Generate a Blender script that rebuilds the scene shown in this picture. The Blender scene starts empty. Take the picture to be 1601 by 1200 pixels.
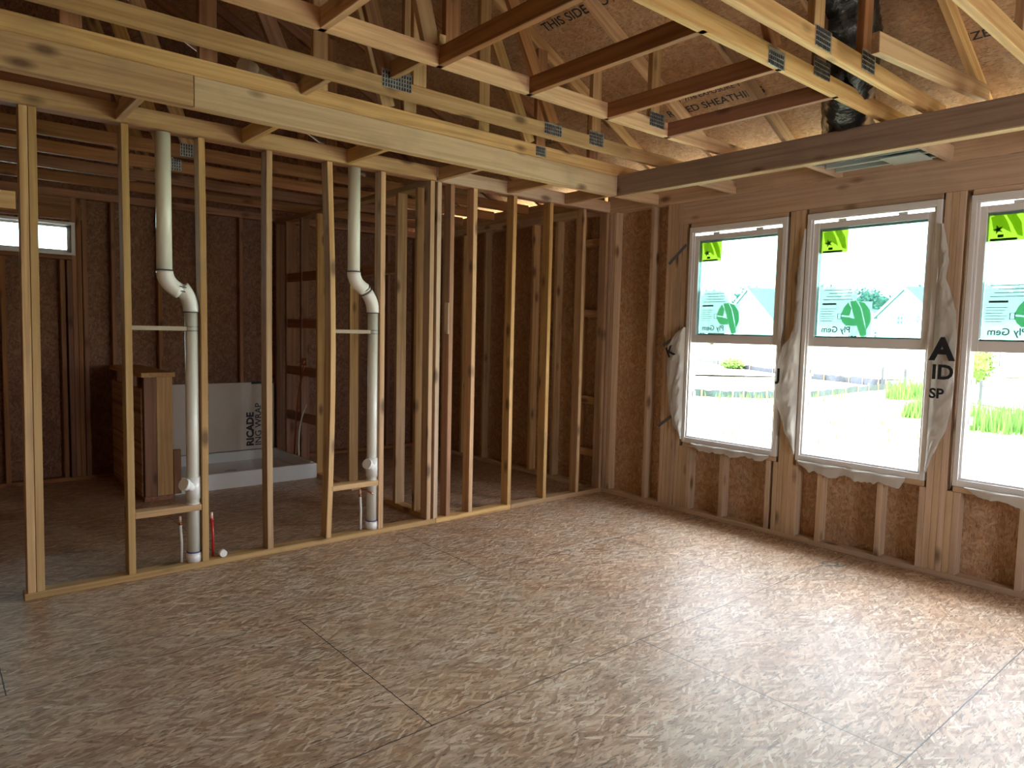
import bpy, bmesh, math, random
from mathutils import Vector, Matrix, Euler, noise
R = math.radians
S = 0.4064           # stud spacing
H = 2.59             # underside of the wall top plates
XW = 3.966           # inner face of the window wall
YB = 3.16            # inner face of the far wall
sc = bpy.context.scene
col = sc.collection

# ------------------------------------------------------------------ camera
def camera():
    f, cx, cy, cz, yaw, pit, rol = 1097.4157, -0.92535, -4.43714, 1.49692, 0.70270, 0.07570, 0.02270
    cyw, syw, cp, sp = math.cos(yaw), math.sin(yaw), math.cos(pit), math.sin(pit)
    fw = Vector((syw*cp, cyw*cp, -sp)); r = Vector((cyw, -syw, 0)); u = r.cross(fw)
    r2 = math.cos(rol)*r + math.sin(rol)*u; u2 = -math.sin(rol)*r + math.cos(rol)*u
    cam = bpy.data.cameras.new('camera'); o = bpy.data.objects.new('camera', cam); col.objects.link(o)
    m = Matrix((r2, u2, -fw)).transposed().to_4x4(); m.translation = (cx, cy, cz)
    o.matrix_world = m
    cam.sensor_width = 36; cam.lens = f/1601*36; cam.clip_start = .05; cam.clip_end = 500
    sc.camera = o
camera()
# ------------------------------------------------------------------ world, sun, exposure
w = bpy.data.worlds.new('sky'); sc.world = w; w.use_nodes = True
nt = w.node_tree; bg = nt.nodes['Background']
tc = nt.nodes.new('ShaderNodeTexCoord'); sx = nt.nodes.new('ShaderNodeSeparateXYZ')
cr = nt.nodes.new('ShaderNodeValToRGB'); cr.color_ramp.elements[0].position = .45; cr.color_ramp.elements[1].position = .75
cr.color_ramp.elements[0].color = (1, .99, .97, 1); cr.color_ramp.elements[1].color = (.80, .90, 1, 1)
mr = nt.nodes.new('ShaderNodeMapRange'); mr.inputs[1].default_value = -1
nt.links.new(tc.outputs['Generated'], sx.inputs[0]); nt.links.new(sx.outputs['Z'], mr.inputs[0])
nt.links.new(mr.outputs[0], cr.inputs[0]); nt.links.new(cr.outputs[0], bg.inputs['Color'])
bg.inputs['Strength'].default_value = 16.5
sun = bpy.data.lights.new('sun', 'SUN'); sun.energy = 20; sun.angle = R(3); sun.color = (1, .95, .86)
so = bpy.data.objects.new('sun', sun); col.objects.link(so); so.rotation_euler = Vector((-.12, -1, 1.55)).to_track_quat('Z', 'Y').to_euler()
so.location = (-10, 0, 20)
sc.view_settings.view_transform = 'Standard'; sc.view_settings.look = 'None'
sc.view_settings.gamma = 1; sc.view_settings.use_curve_mapping = False
sc.view_settings.exposure = 0.08
sc.cycles.max_bounces = 10; sc.cycles.diffuse_bounces = 6; sc.cycles.glossy_bounces = 3
sc.cycles.transparent_max_bounces = 12; sc.cycles.sample_clamp_indirect = 8
sc.cycles.caustics_reflective = False; sc.cycles.caustics_refractive = False
def portal(name, loc, rot, sx_, sy_):
    l = bpy.data.lights.new(name, 'AREA'); l.shape = 'RECTANGLE'; l.size = sx_; l.size_y = sy_; l.cycles.is_portal = True
    o = bpy.data.objects.new(name, l); col.objects.link(o); o.location = loc; o.rotation_euler = rot
WIN = [(-0.895, -1.745), (-1.90, -2.765), (-2.925, -3.79)]
for a, b in WIN:
    portal('window_portal', (4.12, (a+b)/2, 1.49), (0, R(90), 0), 1.8, .9)
portal('opening_portal', (4.12, -5.1, 1.5), (0, R(90), 0), 1.5, 1.3)
portal('opening_portal', (1.8, -6.75, 1.5), (R(90), 0, 0), 1.0, 1.2)

# ------------------------------------------------------------------ materials
def new_mat(name):
    m = bpy.data.materials.new(name); m.use_nodes = True
    n = m.node_tree; b = n.nodes['Principled BSDF']; return m, n, b
def N(n, t, **kw):
    x = n.nodes.new(t)
    for k, v in kw.items(): setattr(x, k, v)
    return x
def plain(name, c, rough=.6, metal=0, noise=0.0, scale=8, bump=0, trans=0):
    m, n, b = new_mat(name)
    b.inputs['Roughness'].default_value = rough; b.inputs['Metallic'].default_value = metal
    if noise:
        t = N(n, 'ShaderNodeTexCoord'); z = N(n, 'ShaderNodeTexNoise'); z.inputs['Scale'].default_value = scale; z.inputs['Detail'].default_value = 5
        r = N(n, 'ShaderNodeValToRGB'); r.color_ramp.elements[0].position = .35; r.color_ramp.elements[1].position = .65
        r.color_ramp.elements[0].color = [x*(1-noise) for x in c]+[1]; r.color_ramp.elements[1].color = [min(1, x*(1+noise)) for x in c]+[1]
        n.links.new(t.outputs['Object'], z.inputs['Vector']); n.links.new(z.outputs['Fac'], r.inputs[0]); n.links.new(r.outputs[0], b.inputs['Base Color'])
        if bump:
            bp = N(n, 'ShaderNodeBump'); bp.inputs['Strength'].default_value = bump; bp.inputs['Distance'].default_value = .01
            n.links.new(z.outputs['Fac'], bp.inputs['Height']); n.links.new(bp.outputs[0], b.inputs['Normal'])
    else:
        b.inputs['Base Color'].default_value = list(c)+[1]
    return m
def wood(name, light, dark, vary=.25):
    m, n, b = new_mat(name); L = n.links.new
    t = N(n, 'ShaderNodeTexCoord'); oi = N(n, 'ShaderNodeObjectInfo')
    off = N(n, 'ShaderNodeVectorMath', operation='SCALE'); comb = N(n, 'ShaderNodeCombineXYZ')
    L(oi.outputs['Random'], comb.inputs[0]); L(oi.outputs['Random'], comb.inputs[1]); L(oi.outputs['Random'], comb.inputs[2])
    L(comb.outputs[0], off.inputs[0]); off.inputs['Scale'].default_value = 37
    add = N(n, 'ShaderNodeVectorMath', operation='ADD'); L(t.outputs['Object'], add.inputs[0]); L(off.outputs[0], add.inputs[1])
    mp = N(n, 'ShaderNodeMapping'); mp.inputs['Scale'].default_value = (1.2, 38, 38); L(add.outputs[0], mp.inputs['Vector'])
    g = N(n, 'ShaderNodeTexNoise'); g.inputs['Scale'].default_value = 1; g.inputs['Detail'].default_value = 4; g.inputs['Distortion'].default_value = .6; L(mp.outputs[0], g.inputs['Vector'])
    r = N(n, 'ShaderNodeValToRGB'); r.color_ramp.elements[0].position = .33; r.color_ramp.elements[1].position = .62
    r.color_ramp.elements[0].color = list(dark)+[1]; r.color_ramp.elements[1].color = list(light)+[1]; L(g.outputs['Fac'], r.inputs[0])
    # dirt and weathering patches
    d = N(n, 'ShaderNodeTexNoise'); d.inputs['Scale'].default_value = 3; d.inputs['Detail'].default_value = 6; L(add.outputs[0], d.inputs['Vector'])
    dr = N(n, 'ShaderNodeMapRange'); dr.inputs[1].default_value = .55; dr.inputs[2].default_value = .75; L(d.outputs['Fac'], dr.inputs[0])
    mx = N(n, 'ShaderNodeMix', data_type='RGBA'); dm = N(n, 'ShaderNodeMath', operation='MULTIPLY'); dm.inputs[1].default_value = .35
    L(dr.outputs[0], dm.inputs[0]); L(dm.outputs[0], mx.inputs[0]); L(r.outputs[0], mx.inputs[6]); mx.inputs[7].default_value = (.20, .17, .12, 1)
    # knots
    mk = N(n, 'ShaderNodeMapping'); mk.inputs['Scale'].default_value = (2.8, 6.5, 6.5); L(add.outputs[0], mk.inputs['Vector'])
    v = N(n, 'ShaderNodeTexVoronoi'); v.inputs['Scale'].default_value = 1; L(mk.outputs[0], v.inputs['Vector'])
    kr = N(n, 'ShaderNodeMapRange'); kr.inputs[1].default_value = .21; kr.inputs[2].default_value = .08; L(v.outputs['Distance'], kr.inputs[0])
    km = N(n, 'ShaderNodeMath', operation='MULTIPLY'); km.inputs[1].default_value = .8; L(kr.outputs[0], km.inputs[0])
    mk2 = N(n, 'ShaderNodeMix', data_type='RGBA'); L(km.outputs[0], mk2.inputs[0]); L(mx.outputs[2], mk2.inputs[6]); mk2.inputs[7].default_value = (.10, .045, .02, 1)
    hs = N(n, 'ShaderNodeHueSaturation'); L(mk2.outputs[2], hs.inputs['Color'])
    a = N(n, 'ShaderNodeMapRange'); a.inputs[3].default_value = 1-vary; a.inputs[4].default_value = 1+vary*.6; L(oi.outputs['Random'], a.inputs[0]); L(a.outputs[0], hs.inputs['Value'])
    s1 = N(n, 'ShaderNodeMath', operation='MULTIPLY'); s1.inputs[1].default_value = 7.3; s2 = N(n, 'ShaderNodeMath', operation='FRACT')
    L(oi.outputs['Random'], s1.inputs[0]); L(s1.outputs[0], s2.inputs[0])
    a2 = N(n, 'ShaderNodeMapRange'); a2.inputs[3].default_value = .488; a2.inputs[4].default_value = .500; L(s2.outputs[0], a2.inputs[0]); L(a2.outputs[0], hs.inputs['Hue'])
    a3 = N(n, 'ShaderNodeMapRange'); a3.inputs[3].default_value = .88; a3.inputs[4].default_value = 1.08; L(s2.outputs[0], a3.inputs[0]); L(a3.outputs[0], hs.inputs['Saturation'])
    L(hs.outputs[0], b.inputs['Base Color']); b.inputs['Roughness'].default_value = .7
    bp = N(n, 'ShaderNodeBump'); bp.inputs['Strength'].default_value = .15; bp.inputs['Distance'].default_value = .002
    L(g.outputs['Fac'], bp.inputs['Height']); L(bp.outputs[0], b.inputs['Normal'])
    return m
def osb(name, ramp, axes='XY', size=1.0, rough=.75, seams=False, spec=.3, stretch=4.2, spread=1.0):
    """strand board: three layers of long polygonal strands, each with its own tone"""
    m, n, b = new_mat(name); L = n.links.new
    t = N(n, 'ShaderNodeTexCoord'); sp = N(n, 'ShaderNodeSeparateXYZ'); L(t.outputs['Object'], sp.inputs[0])
    cb = N(n, 'ShaderNodeCombineXYZ'); L(sp.outputs[axes[0]], cb.inputs[0]); L(sp.outputs[axes[1]], cb.inputs[1])
    dn = N(n, 'ShaderNodeTexNoise'); dn.inputs['Scale'].default_value = 5/size; L(cb.outputs[0], dn.inputs['Vector'])
    ds = N(n, 'ShaderNodeVectorMath', operation='SCALE'); ds.inputs['Scale'].default_value = .022*size; L(dn.outputs['Color'], ds.inputs[0])
    ad = N(n, 'ShaderNodeVectorMath', operation='ADD'); L(cb.outputs[0], ad.inputs[0]); L(ds.outputs[0], ad.inputs[1])
    last = None; hts = None
    for k, (ang, sc_, thr) in enumerate([(4, 9, 0), (-24, 8, .45), (21, 10, .5), (-9, 14, .5), (62, 11, .72), (-55, 16, .80)]):
        rt = N(n, 'ShaderNodeVectorRotate', rotation_type='Z_AXIS'); rt.inputs['Angle'].default_value = R(ang*spread); L(ad.outputs[0], rt.inputs['Vector'])
        mp = N(n, 'ShaderNodeMapping'); mp.inputs['Scale'].default_value = (sc_/size, sc_/size*stretch, 1); mp.inputs['Location'].default_value = (k*3.7, k*1.9, 0); L(rt.outputs[0], mp.inputs['Vector'])
        v = N(n, 'ShaderNodeTexVoronoi', voronoi_dimensions='2D'); v.inputs['Scale'].default_value = 1; L(mp.outputs[0], v.inputs['Vector'])
        cs = N(n, 'ShaderNodeSeparateColor'); L(v.outputs['Color'], cs.inputs[0])
        fib = N(n, 'ShaderNodeTexNoise', noise_dimensions='2D'); fm = N(n, 'ShaderNodeMapping'); fm.inputs['Scale'].default_value = (1.2, 5, 1); L(mp.outputs[0], fm.inputs['Vector']); L(fm.outputs[0], fib.inputs['Vector']); fib.inputs['Scale'].default_value = 1.5; fib.inputs['Detail'].default_value = 3
        fa = N(n, 'ShaderNodeMath', operation='MULTIPLY_ADD'); L(fib.outputs['Fac'], fa.inputs[0]); fa.inputs[1].default_value = .5; L(cs.outputs[0], fa.inputs[2])
        fb = N(n, 'ShaderNodeMath', operation='MULTIPLY'); L(fa.outputs[0], fb.inputs[0]); fb.inputs[1].default_value = .66
        if last is None: last = fb.outputs[0]; hts = cs.outputs[2]
        else:
            gt = N(n, 'ShaderNodeMath', operation='GREATER_THAN'); L(cs.outputs[1], gt.inputs[0]); gt.inputs[1].default_value = thr
            mx = N(n, 'ShaderNodeMix', data_type='FLOAT'); L(gt.outputs[0], mx.inputs[0]); L(last, mx.inputs[2]); L(fb.outputs[0], mx.inputs[3]); last = mx.outputs[0]
            mh = N(n, 'ShaderNodeMix', data_type='FLOAT'); L(gt.outputs[0], mh.inputs[0]); L(hts, mh.inputs[2]); L(cs.outputs[2], mh.inputs[3]); hts = mh.outputs[0]
    r = N(n, 'ShaderNodeValToRGB'); els = r.color_ramp.elements
    for k, (p, c) in enumerate(ramp):
        e = els[k] if k < 2 else els.new(p)
        e.position = p; e.color = list(c)+[1]
    L(last, r.inputs[0]); out = r.outputs[0]
    # weathered patches: warm red-brown against bleached grey
    wp = N(n, 'ShaderNodeTexNoise'); wp.inputs['Scale'].default_value = 3.2/size; wp.inputs['Detail'].default_value = 4; L(cb.outputs[0], wp.inputs['Vector'])
    wv = N(n, 'ShaderNodeMath', operation='MULTIPLY_ADD'); L(hts, wv.inputs[0]); wv.inputs[1].default_value = .30; L(wp.outputs['Fac'], wv.inputs[2])
    wr_ = N(n, 'ShaderNodeValToRGB'); wr_.color_ramp.elements[0].position = .45; wr_.color_ramp.elements[1].position = .85
    wr_.color_ramp.elements[0].color = (1.0, .85, .74, 1); wr_.color_ramp.elements[1].color = (1.0, .985, .99, 1); L(wv.outputs[0], wr_.inputs[0])
    wm = N(n, 'ShaderNodeMix', data_type='RGBA', blend_type='MULTIPLY'); wm.inputs[0].default_value = 1; L(out, wm.inputs[6]); L(wr_.outputs[0], wm.inputs[7]); out = wm.outputs[2]
    # dark gaps between strands
    gm = N(n, 'ShaderNodeMapping'); gm.inputs['Scale'].default_value = (16/size, 110/size, 1); gm.inputs['Rotation'].default_value = (0, 0, .25); L(ad.outputs[0], gm.inputs['Vector'])
    gn = N(n, 'ShaderNodeTexNoise', noise_dimensions='2D'); gn.inputs['Scale'].default_value = 1; gn.inputs['Detail'].default_value = 2; gn.inputs['Distortion'].default_value = 1.2; L(gm.outputs[0], gn.inputs['Vector'])
    gr = N(n, 'ShaderNodeMapRange'); gr.inputs[1].default_value = .585; gr.inputs[2].default_value = .66; gr.inputs[4].default_value = .75; L(gn.outputs['Fac'], gr.inputs[0])
    gx = N(n, 'ShaderNodeMix', data_type='RGBA'); L(gr.outputs[0], gx.inputs[0]); L(out, gx.inputs[6]); gx.inputs[7].default_value = list(Vector(ramp[0][1])*.45)+[1]; out = gx.outputs[2]
    # broad tone drift
    bn = N(n, 'ShaderNodeTexNoise'); bn.inputs['Scale'].default_value = 1.1; bn.inputs['Detail'].default_value = 3; L(cb.outputs[0], bn.inputs['Vector'])
    bm_ = N(n, 'ShaderNodeMapRange'); bm_.inputs[1].default_value = .3; bm_.inputs[2].default_value = .7; bm_.inputs[3].default_value = .86; bm_.inputs[4].default_value = 1.12; L(bn.outputs['Fac'], bm_.inputs[0])
    hs = N(n, 'ShaderNodeHueSaturation'); L(out, hs.inputs['Color']); L(bm_.outputs[0], hs.inputs['Value']); out = hs.outputs[0]
    hgt = hts
    if seams:
        br = N(n, 'ShaderNodeTexBrick'); br.offset = .5; br.inputs['Scale'].default_value = 1; br.inputs['Brick Width'].default_value = 2.4384
        br.inputs['Row Height'].default_value = 1.2192; br.inputs['Mortar Size'].default_value = .0028; br.inputs['Mortar Smooth'].default_value = .3
        mo = N(n, 'ShaderNodeMapping'); mo.inputs['Location'].default_value = seams; L(cb.outputs[0], mo.inputs['Vector'])
        wn = N(n, 'ShaderNodeTexNoise'); wn.inputs['Scale'].default_value = 30; L(cb.outputs[0], wn.inputs['Vector'])
        ws = N(n, 'ShaderNodeVectorMath', operation='SCALE'); ws.inputs['Scale'].default_value = .006; L(wn.outputs['Color'], ws.inputs[0])
        wa = N(n, 'ShaderNodeVectorMath', operation='ADD'); L(mo.outputs[0], wa.inputs[0]); L(ws.outputs[0], wa.inputs[1]); L(wa.outputs[0], br.inputs['Vector'])
        ms = N(n, 'ShaderNodeMix', data_type='RGBA'); L(br.outputs['Fac'], ms.inputs[0]); L(out, ms.inputs[6]); ms.inputs[7].default_value = (.03, .03, .035, 1); out = ms.outputs[2]
        sb = N(n, 'ShaderNodeMath', operation='MULTIPLY_ADD'); L(br.outputs['Fac'], sb.inputs[0]); sb.inputs[1].default_value = -2; L(hts, sb.inputs[2]); hgt = sb.outputs[0]
    L(out, b.inputs['Base Color']); b.inputs['Roughness'].default_value = rough; b.inputs['Specular IOR Level'].default_value = spec
    bp = N(n, 'ShaderNodeBump'); bp.inputs['Strength'].default_value = .35; bp.inputs['Distance'].default_value = .0012
    L(hgt, bp.inputs['Height']); L(bp.outputs[0], b.inputs['Normal'])
    return m
PINE = wood('pine', (.64, .43, .195), (.45, .265, .10))
PINE_GREY = wood('weathered_pine', (.36, .27, .20), (.25, .175, .125), .1)
PINE_PALE = wood('pale_pine', (.64, .485, .32), (.50, .36, .22), .12)
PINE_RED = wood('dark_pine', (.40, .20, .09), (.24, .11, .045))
FLOOR = osb('floor_strand_board', [(.0, (.22, .13, .08)), (.22, (.37, .25, .165)), (.5, (.50, .37, .26)), (.72, (.61, .485, .36)), (.95, (.84, .75, .62))],
            size=.92, stretch=5.0, rough=.46, spread=.6, seams=(2.4384*4-.52, 1.2192*8+1.09, 0), spec=.55)
OSB_W = osb('wall_strand_board', [(.0, (.34, .21, .12)), (.3, (.43, .29, .18)), (.55, (.50, .35, .225)), (.8, (.57, .42, .28)), (.95, (.64, .49, .34))], axes='ZY', size=.55, stretch=3)
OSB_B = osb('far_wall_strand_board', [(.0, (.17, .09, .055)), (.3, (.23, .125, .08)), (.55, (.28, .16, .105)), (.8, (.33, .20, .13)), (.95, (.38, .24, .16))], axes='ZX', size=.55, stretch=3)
OSB_R = osb('roof_strand_board', [(.0, (.38, .23, .13)), (.3, (.45, .29, .17)), (.55, (.50, .33, .20)), (.8, (.55, .38, .24)), (.95, (.60, .43, .28))], axes='YX', size=.6, stretch=3)
VINYL = plain('white_vinyl', (.80, .81, .82), .35)
PVC = plain('white_pvc', (.78, .78, .70), .3, noise=.04, scale=3)
PVC2 = plain('bright_pvc_fitting', (.86, .86, .84), .3)
CEM = plain('dark_pipe_cement', (.10, .09, .08), .6)
RED = plain('red_tubing', (.45, .02, .02), .35)
COPPER = plain('copper', (.55, .22, .10), .3, 1)
STEEL = plain('galvanised_steel', (.42, .45, .45), .38, .8, noise=.3, scale=30)
BLACK = plain('black_ink', (.012, .014, .02), .6)
PANW = plain('white_acrylic', (.72, .74, .74), .28)
CARD = plain('protective_board', (.62, .57, .50), .7, noise=.06, scale=2)
DUCTM = plain('black_duct_jacket', (.008, .012, .014), .25, noise=.5, scale=20, bump=1)
CONC = plain('foundation', (.4, .4, .39), .9, noise=.15)
def glass_mat():
    m, n, b = new_mat('tinted_pane'); n.nodes.remove(b); L = n.links.new
    tr = N(n, 'ShaderNodeBsdfTransparent'); tr.inputs[0].default_value = (.77, .935, .93, 1)
    gl = N(n, 'ShaderNodeBsdfGlossy'); gl.inputs['Roughness'].default_value = .02
    fr = N(n, 'ShaderNodeFresnel'); fr.inputs[0].default_value = 1.45
    mx = N(n, 'ShaderNodeMixShader'); L(fr.outputs[0], mx.inputs[0]); L(tr.outputs[0], mx.inputs[1]); L(gl.outputs[0], mx.inputs[2])
    L(mx.outputs[0], n.nodes['Material Output'].inputs[0]); return m
GLASS = glass_mat()
def film(name, c, t):
    """thin translucent sheet: plastic label or house wrap"""
    m, n, b = new_mat(name); n.nodes.remove(b); L = n.links.new
    d = N(n, 'ShaderNodeBsdfDiffuse'); d.inputs[0].default_value = list(c)+[1]
    s = N(n, 'ShaderNodeBsdfTranslucent'); s.inputs[0].default_value = list(c)+[1]
    mx = N(n, 'ShaderNodeMixShader'); mx.inputs[0].default_value = t; L(d.outputs[0], mx.inputs[1]); L(s.outputs[0], mx.inputs[2])
    L(mx.outputs[0], n.nodes['Material Output'].inputs[0]); return m
def clearfilm(name, c, a, ct=(1, 1, 1)):
    m, n, b = new_mat(name); n.nodes.remove(b); L = n.links.new
    s = N(n, 'ShaderNodeBsdfTranslucent'); s.inputs[0].default_value = list(c)+[1]
    t = N(n, 'ShaderNodeBsdfTransparent'); t.inputs[0].default_value = list(ct)+[1]
    mx = N(n, 'ShaderNodeMixShader'); mx.inputs[0].default_value = a; L(s.outputs[0], mx.inputs[1]); L(t.outputs[0], mx.inputs[2])
    L(mx.outputs[0], n.nodes['Material Output'].inputs[0]); return m
WRAP = film('house_wrap', (.72, .71, .68), .28)
LAB_BACK = clearfilm('pale_label_film', (.30, .27, .27), .30)
LAB_GREEN = clearfilm('green_label_ink', (.07, .26, .09), .02)
LAB_DARK = clearfilm('grey_label_ink', (.055, .075, .07), .0)
LAB_YEL = clearfilm('yellow_green_label', (.42, .40, .10), .0)
LAB_LIME = clearfilm('lime_label_ink', (.30, .40, .06), .0)
LAB_TEAL = clearfilm('teal_label_ink', (.05, .12, .08), .0)

# ------------------------------------------------------------------ helpers
def tag(o, label=None, cat=None, group=None, kind=None):
    if label: o['label'] = label
    if cat: o['category'] = cat
    if group: o['group'] = group
    if kind: o['kind'] = kind
    return o
def empty(name, loc=(0, 0, 0), parent=None):
    o = bpy.data.objects.new(name, None); col.objects.link(o); o.location = loc; o.empty_display_size = .1
    if parent: o.parent = parent
    return o
def wpos(p):
    v = Vector((0, 0, 0))
    while p is not None: v += p.location; p = p.parent
    return v
def link(name, bm, mat, parent=None, mw=None, smooth=False):
    me = bpy.data.meshes.new(name); bm.normal_update(); bm.to_mesh(me); bm.free()
    for m in (mat if isinstance(mat, (list, tuple)) else [mat]): me.materials.append(m)
    if smooth:
        for p in me.polygons: p.use_smooth = True
    o = bpy.data.objects.new(name, me); col.objects.link(o)
    mw = mw or Matrix.Identity(4)
    if parent:
        o.parent = parent
        mw = parent_mw(parent).inverted() @ mw
    o.matrix_local = mw
    return o
def parent_mw(p):
    m = Matrix.Identity(4)
    while p is not None:
        m = p.matrix_basis @ m; p = p.parent
    return m
def box_bm(lx, ly, lz, bev=.0025, seg=1, bow=0, wane=0):
    """box from x 0..lx, y -ly/2..ly/2, z -lz/2..lz/2"""
    bm = bmesh.new(); bmesh.ops.create_cube(bm, size=1)
    for v in bm.verts: v.co = ((v.co.x+.5)*lx, v.co.y*ly, v.co.z*lz)
    if bev and min(lx, ly, lz) > bev*4:
        bmesh.ops.bevel(bm, geom=bm.edges[:], offset=bev, segments=seg, affect='EDGES', profile=.5)
    if bow or wane:
        n = 14
        for i in range(1, n):
            x = lx*i/n
            bmesh.ops.bisect_plane(bm, geom=bm.verts[:]+bm.edges[:]+bm.faces[:], plane_co=(x, 0, 0), plane_no=(1, 0, 0))
        for v in bm.verts:
            t = v.co.x/lx
            v.co.z += bow*math.sin(math.pi*min(max(t, 0), 1))
            if wane and v.co.y < 0 and v.co.z > 0: v.co.z -= wane*max(0, math.sin(t*7+wane*900))
    return bm
def board(name, p0, p1, wy, tz, up=(0, 0, 1), mat=None, parent=None, **kw):
    """lumber from p0 to p1 (centre line); local Y width wy lies across, local Z thickness tz along 'up'"""
    p0, p1 = Vector(p0), Vector(p1); d = p1-p0; x = d.normalized(); z = Vector(up)
    z = (z-x*z.dot(x)).normalized(); y = z.cross(x)
    m = Matrix((x, y, z)).transposed().to_4x4(); m.translation = p0
    return link(name, box_bm(d.length, wy, tz, **kw), mat or PINE, parent, m)
def bxm(name, lo, hi, mat=None, parent=None, bev=.0025):
    """axis-aligned board given by its corners; local X runs along its longest side"""
    lo, hi = Vector(lo), Vector(hi); s = hi-lo; c = (lo+hi)/2
    ax = max(range(3), key=lambda i: s[i])
    d = Vector((0, 0, 0)); d[ax] = s[ax]/2
    up = Vector((0, 0, 1)) if ax != 2 else Vector((1, 0, 0))
    ui = 2 if ax != 2 else 0; oi = [i for i in range(3) if i not in (ax, ui)][0]
    return board(name, c-d, c+d, s[oi], s[ui], up, mat, parent, bev=bev)
def addbox(bm, lo, hi, mi=0):
    g = bmesh.ops.create_cube(bm, size=1)
    lo, hi = Vector(lo), Vector(hi)
    for v in g['verts']: v.co = Vector([(lo[i]+hi[i])/2+v.co[i]*(hi[i]-lo[i]) for i in range(3)])
    for f in {f for v in g['verts'] for f in v.link_faces}: f.material_index = mi
def tube_bm(pts, r, seg=16, cap=True, rib=0, bm=None):
    bm = bm or bmesh.new(); pts = [Vector(p) for p in pts]; rs = r if isinstance(r, (list, tuple)) else [r]*len(pts)
    rings = []; prev = None
    for i, p in enumerate(pts):
        t = (pts[min(i+1, len(pts)-1)]-pts[max(i-1, 0)]).normalized()
        if prev is None:
            a = Vector((0, 0, 1)) if abs(t.z) < .9 else Vector((1, 0, 0)); u = t.cross(a).normalized()
        else: u = (prev-t*prev.dot(t)).normalized()
        prev = u; v = t.cross(u)
        rings.append([bm.verts.new(p+(u*math.cos(k*math.tau/seg)+v*math.sin(k*math.tau/seg))*rs[i]) for k in range(seg)])
    for a, b in zip(rings, rings[1:]):
        for k in range(seg): bm.faces.new((a[k], a[(k+1) % seg], b[(k+1) % seg], b[k]))
    if cap: bm.faces.new(rings[0][::-1]); bm.faces.new(rings[-1])
    return bm
def tube(name, pts, r, mat, parent=None, **kw):
    o = link(name, tube_bm(pts, r, **kw), mat, parent)
    for p in o.data.polygons: p.use_smooth = len(p.vertices) == 4
    return o
def arc(p0, p1, p2, n=8):
    p0, p1, p2 = map(Vector, (p0, p1, p2))
    return [(1-t)**2*p0+2*t*(1-t)*p1+t*t*p2 for t in [i/n for i in range(n+1)]]
def text(name, body, size, mat, parent, origin, xdir, ydir, thick=.0, offset=0, spacing=1.0, off=.0008):
    cu = bpy.data.curves.new(name, 'FONT'); cu.body = body; cu.size = size; cu.offset = offset; cu.extrude = thick; cu.space_character = spacing
    cu.resolution_u = 3
    tmp = bpy.data.objects.new('tmp', cu); me = bpy.data.meshes.new_from_object(tmp)
    bpy.data.objects.remove(tmp); bpy.data.curves.remove(cu)
    me.materials.clear(); me.materials.append(mat)
    o = bpy.data.objects.new(name, me); col.objects.link(o)
    x, y = Vector(xdir).normalized(), Vector(ydir).normalized(); z = x.cross(y)
    m = Matrix((x, y, z)).transposed().to_4x4(); m.translation = Vector(origin)
    o.parent = parent; o.matrix_local = parent_mw(parent).inverted() @ m if parent else m
    return o
rnd = random.Random(5)

# ------------------------------------------------------------------ floor, far shell of the house
def struct(name, bm, mat, parent=None):
    o = link(name, bm, mat, parent); tag(o, kind='structure'); return o
bm = bmesh.new(); addbox(bm, (-4.7, -6.7, -.03), (4.055, 3.26, 0)); struct('floor', bm, FLOOR)
bm = bmesh.new(); addbox(bm, (-4.8, -6.8, -.6), (4.055, 3.36, -.031)); tag(link('trim_1', bm, CONC), kind='structure')
# ceiling = underside of the roof sheathing, two slopes meeting at a ridge
SL = .5; ZD = 2.91; XR = -1.3
def zdeck(x): return ZD+SL*(XW-x) if x >= XR else ZD+SL*(XW-XR)-SL*(XR-x)
def slope_panel(x0, x1):
    bm = bmesh.new(); vs = []
    for x in (x0, x1):
        for y in (-7.0, 3.5):
            for dz in (0, .015): vs.append(bm.verts.new((x, y, zdeck(x)+dz)))
    bmesh.ops.convex_hull(bm, input=vs); return bm
roof = struct('ceiling', slope_panel(XR, 4.5), OSB_R)
bm = slope_panel(-6.6, XR); struct('ceiling_slope', bm, OSB_R, roof)

pts = [(3.56, -2.30), (3.62, -2.36), (3.70, -2.37), (3.68, -2.30), (3.62, -2.31), (3.66, -2.40), (3.74, -2.41)]
cu = [Vector((a, b_, 0)) for a, b_ in pts]; bm = bmesh.new(); prev = None
for i in range((len(cu)-1)*8+1):
    k = min(i//8, len(cu)-2); t = i/8-k; a, b_, c, d = cu[max(k-1, 0)], cu[k], cu[k+1], cu[min(k+2, len(cu)-1)]
    p = .5*((2*b_)+(-a+c)*t+(2*a-5*b_+4*c-d)*t*t+(-a+3*b_-3*c+d)*t**3)
    if prev is not None:
        q = (p-last_p).cross(Vector((0, 0, 1))).normalized()*.006; cur = (bm.verts.new(p+q+Vector((0, 0, .001))), bm.verts.new(p-q+Vector((0, 0, .001))))
        if prev != 0: bm.faces.new((prev[0], cur[0], cur[1], prev[1]))
        prev = cur
    else: prev = 0
    last_p = p
link('marker_scribble', bm, plain('green_marker', (.10, .17, .15), .7), bpy.data.objects['floor'])

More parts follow.
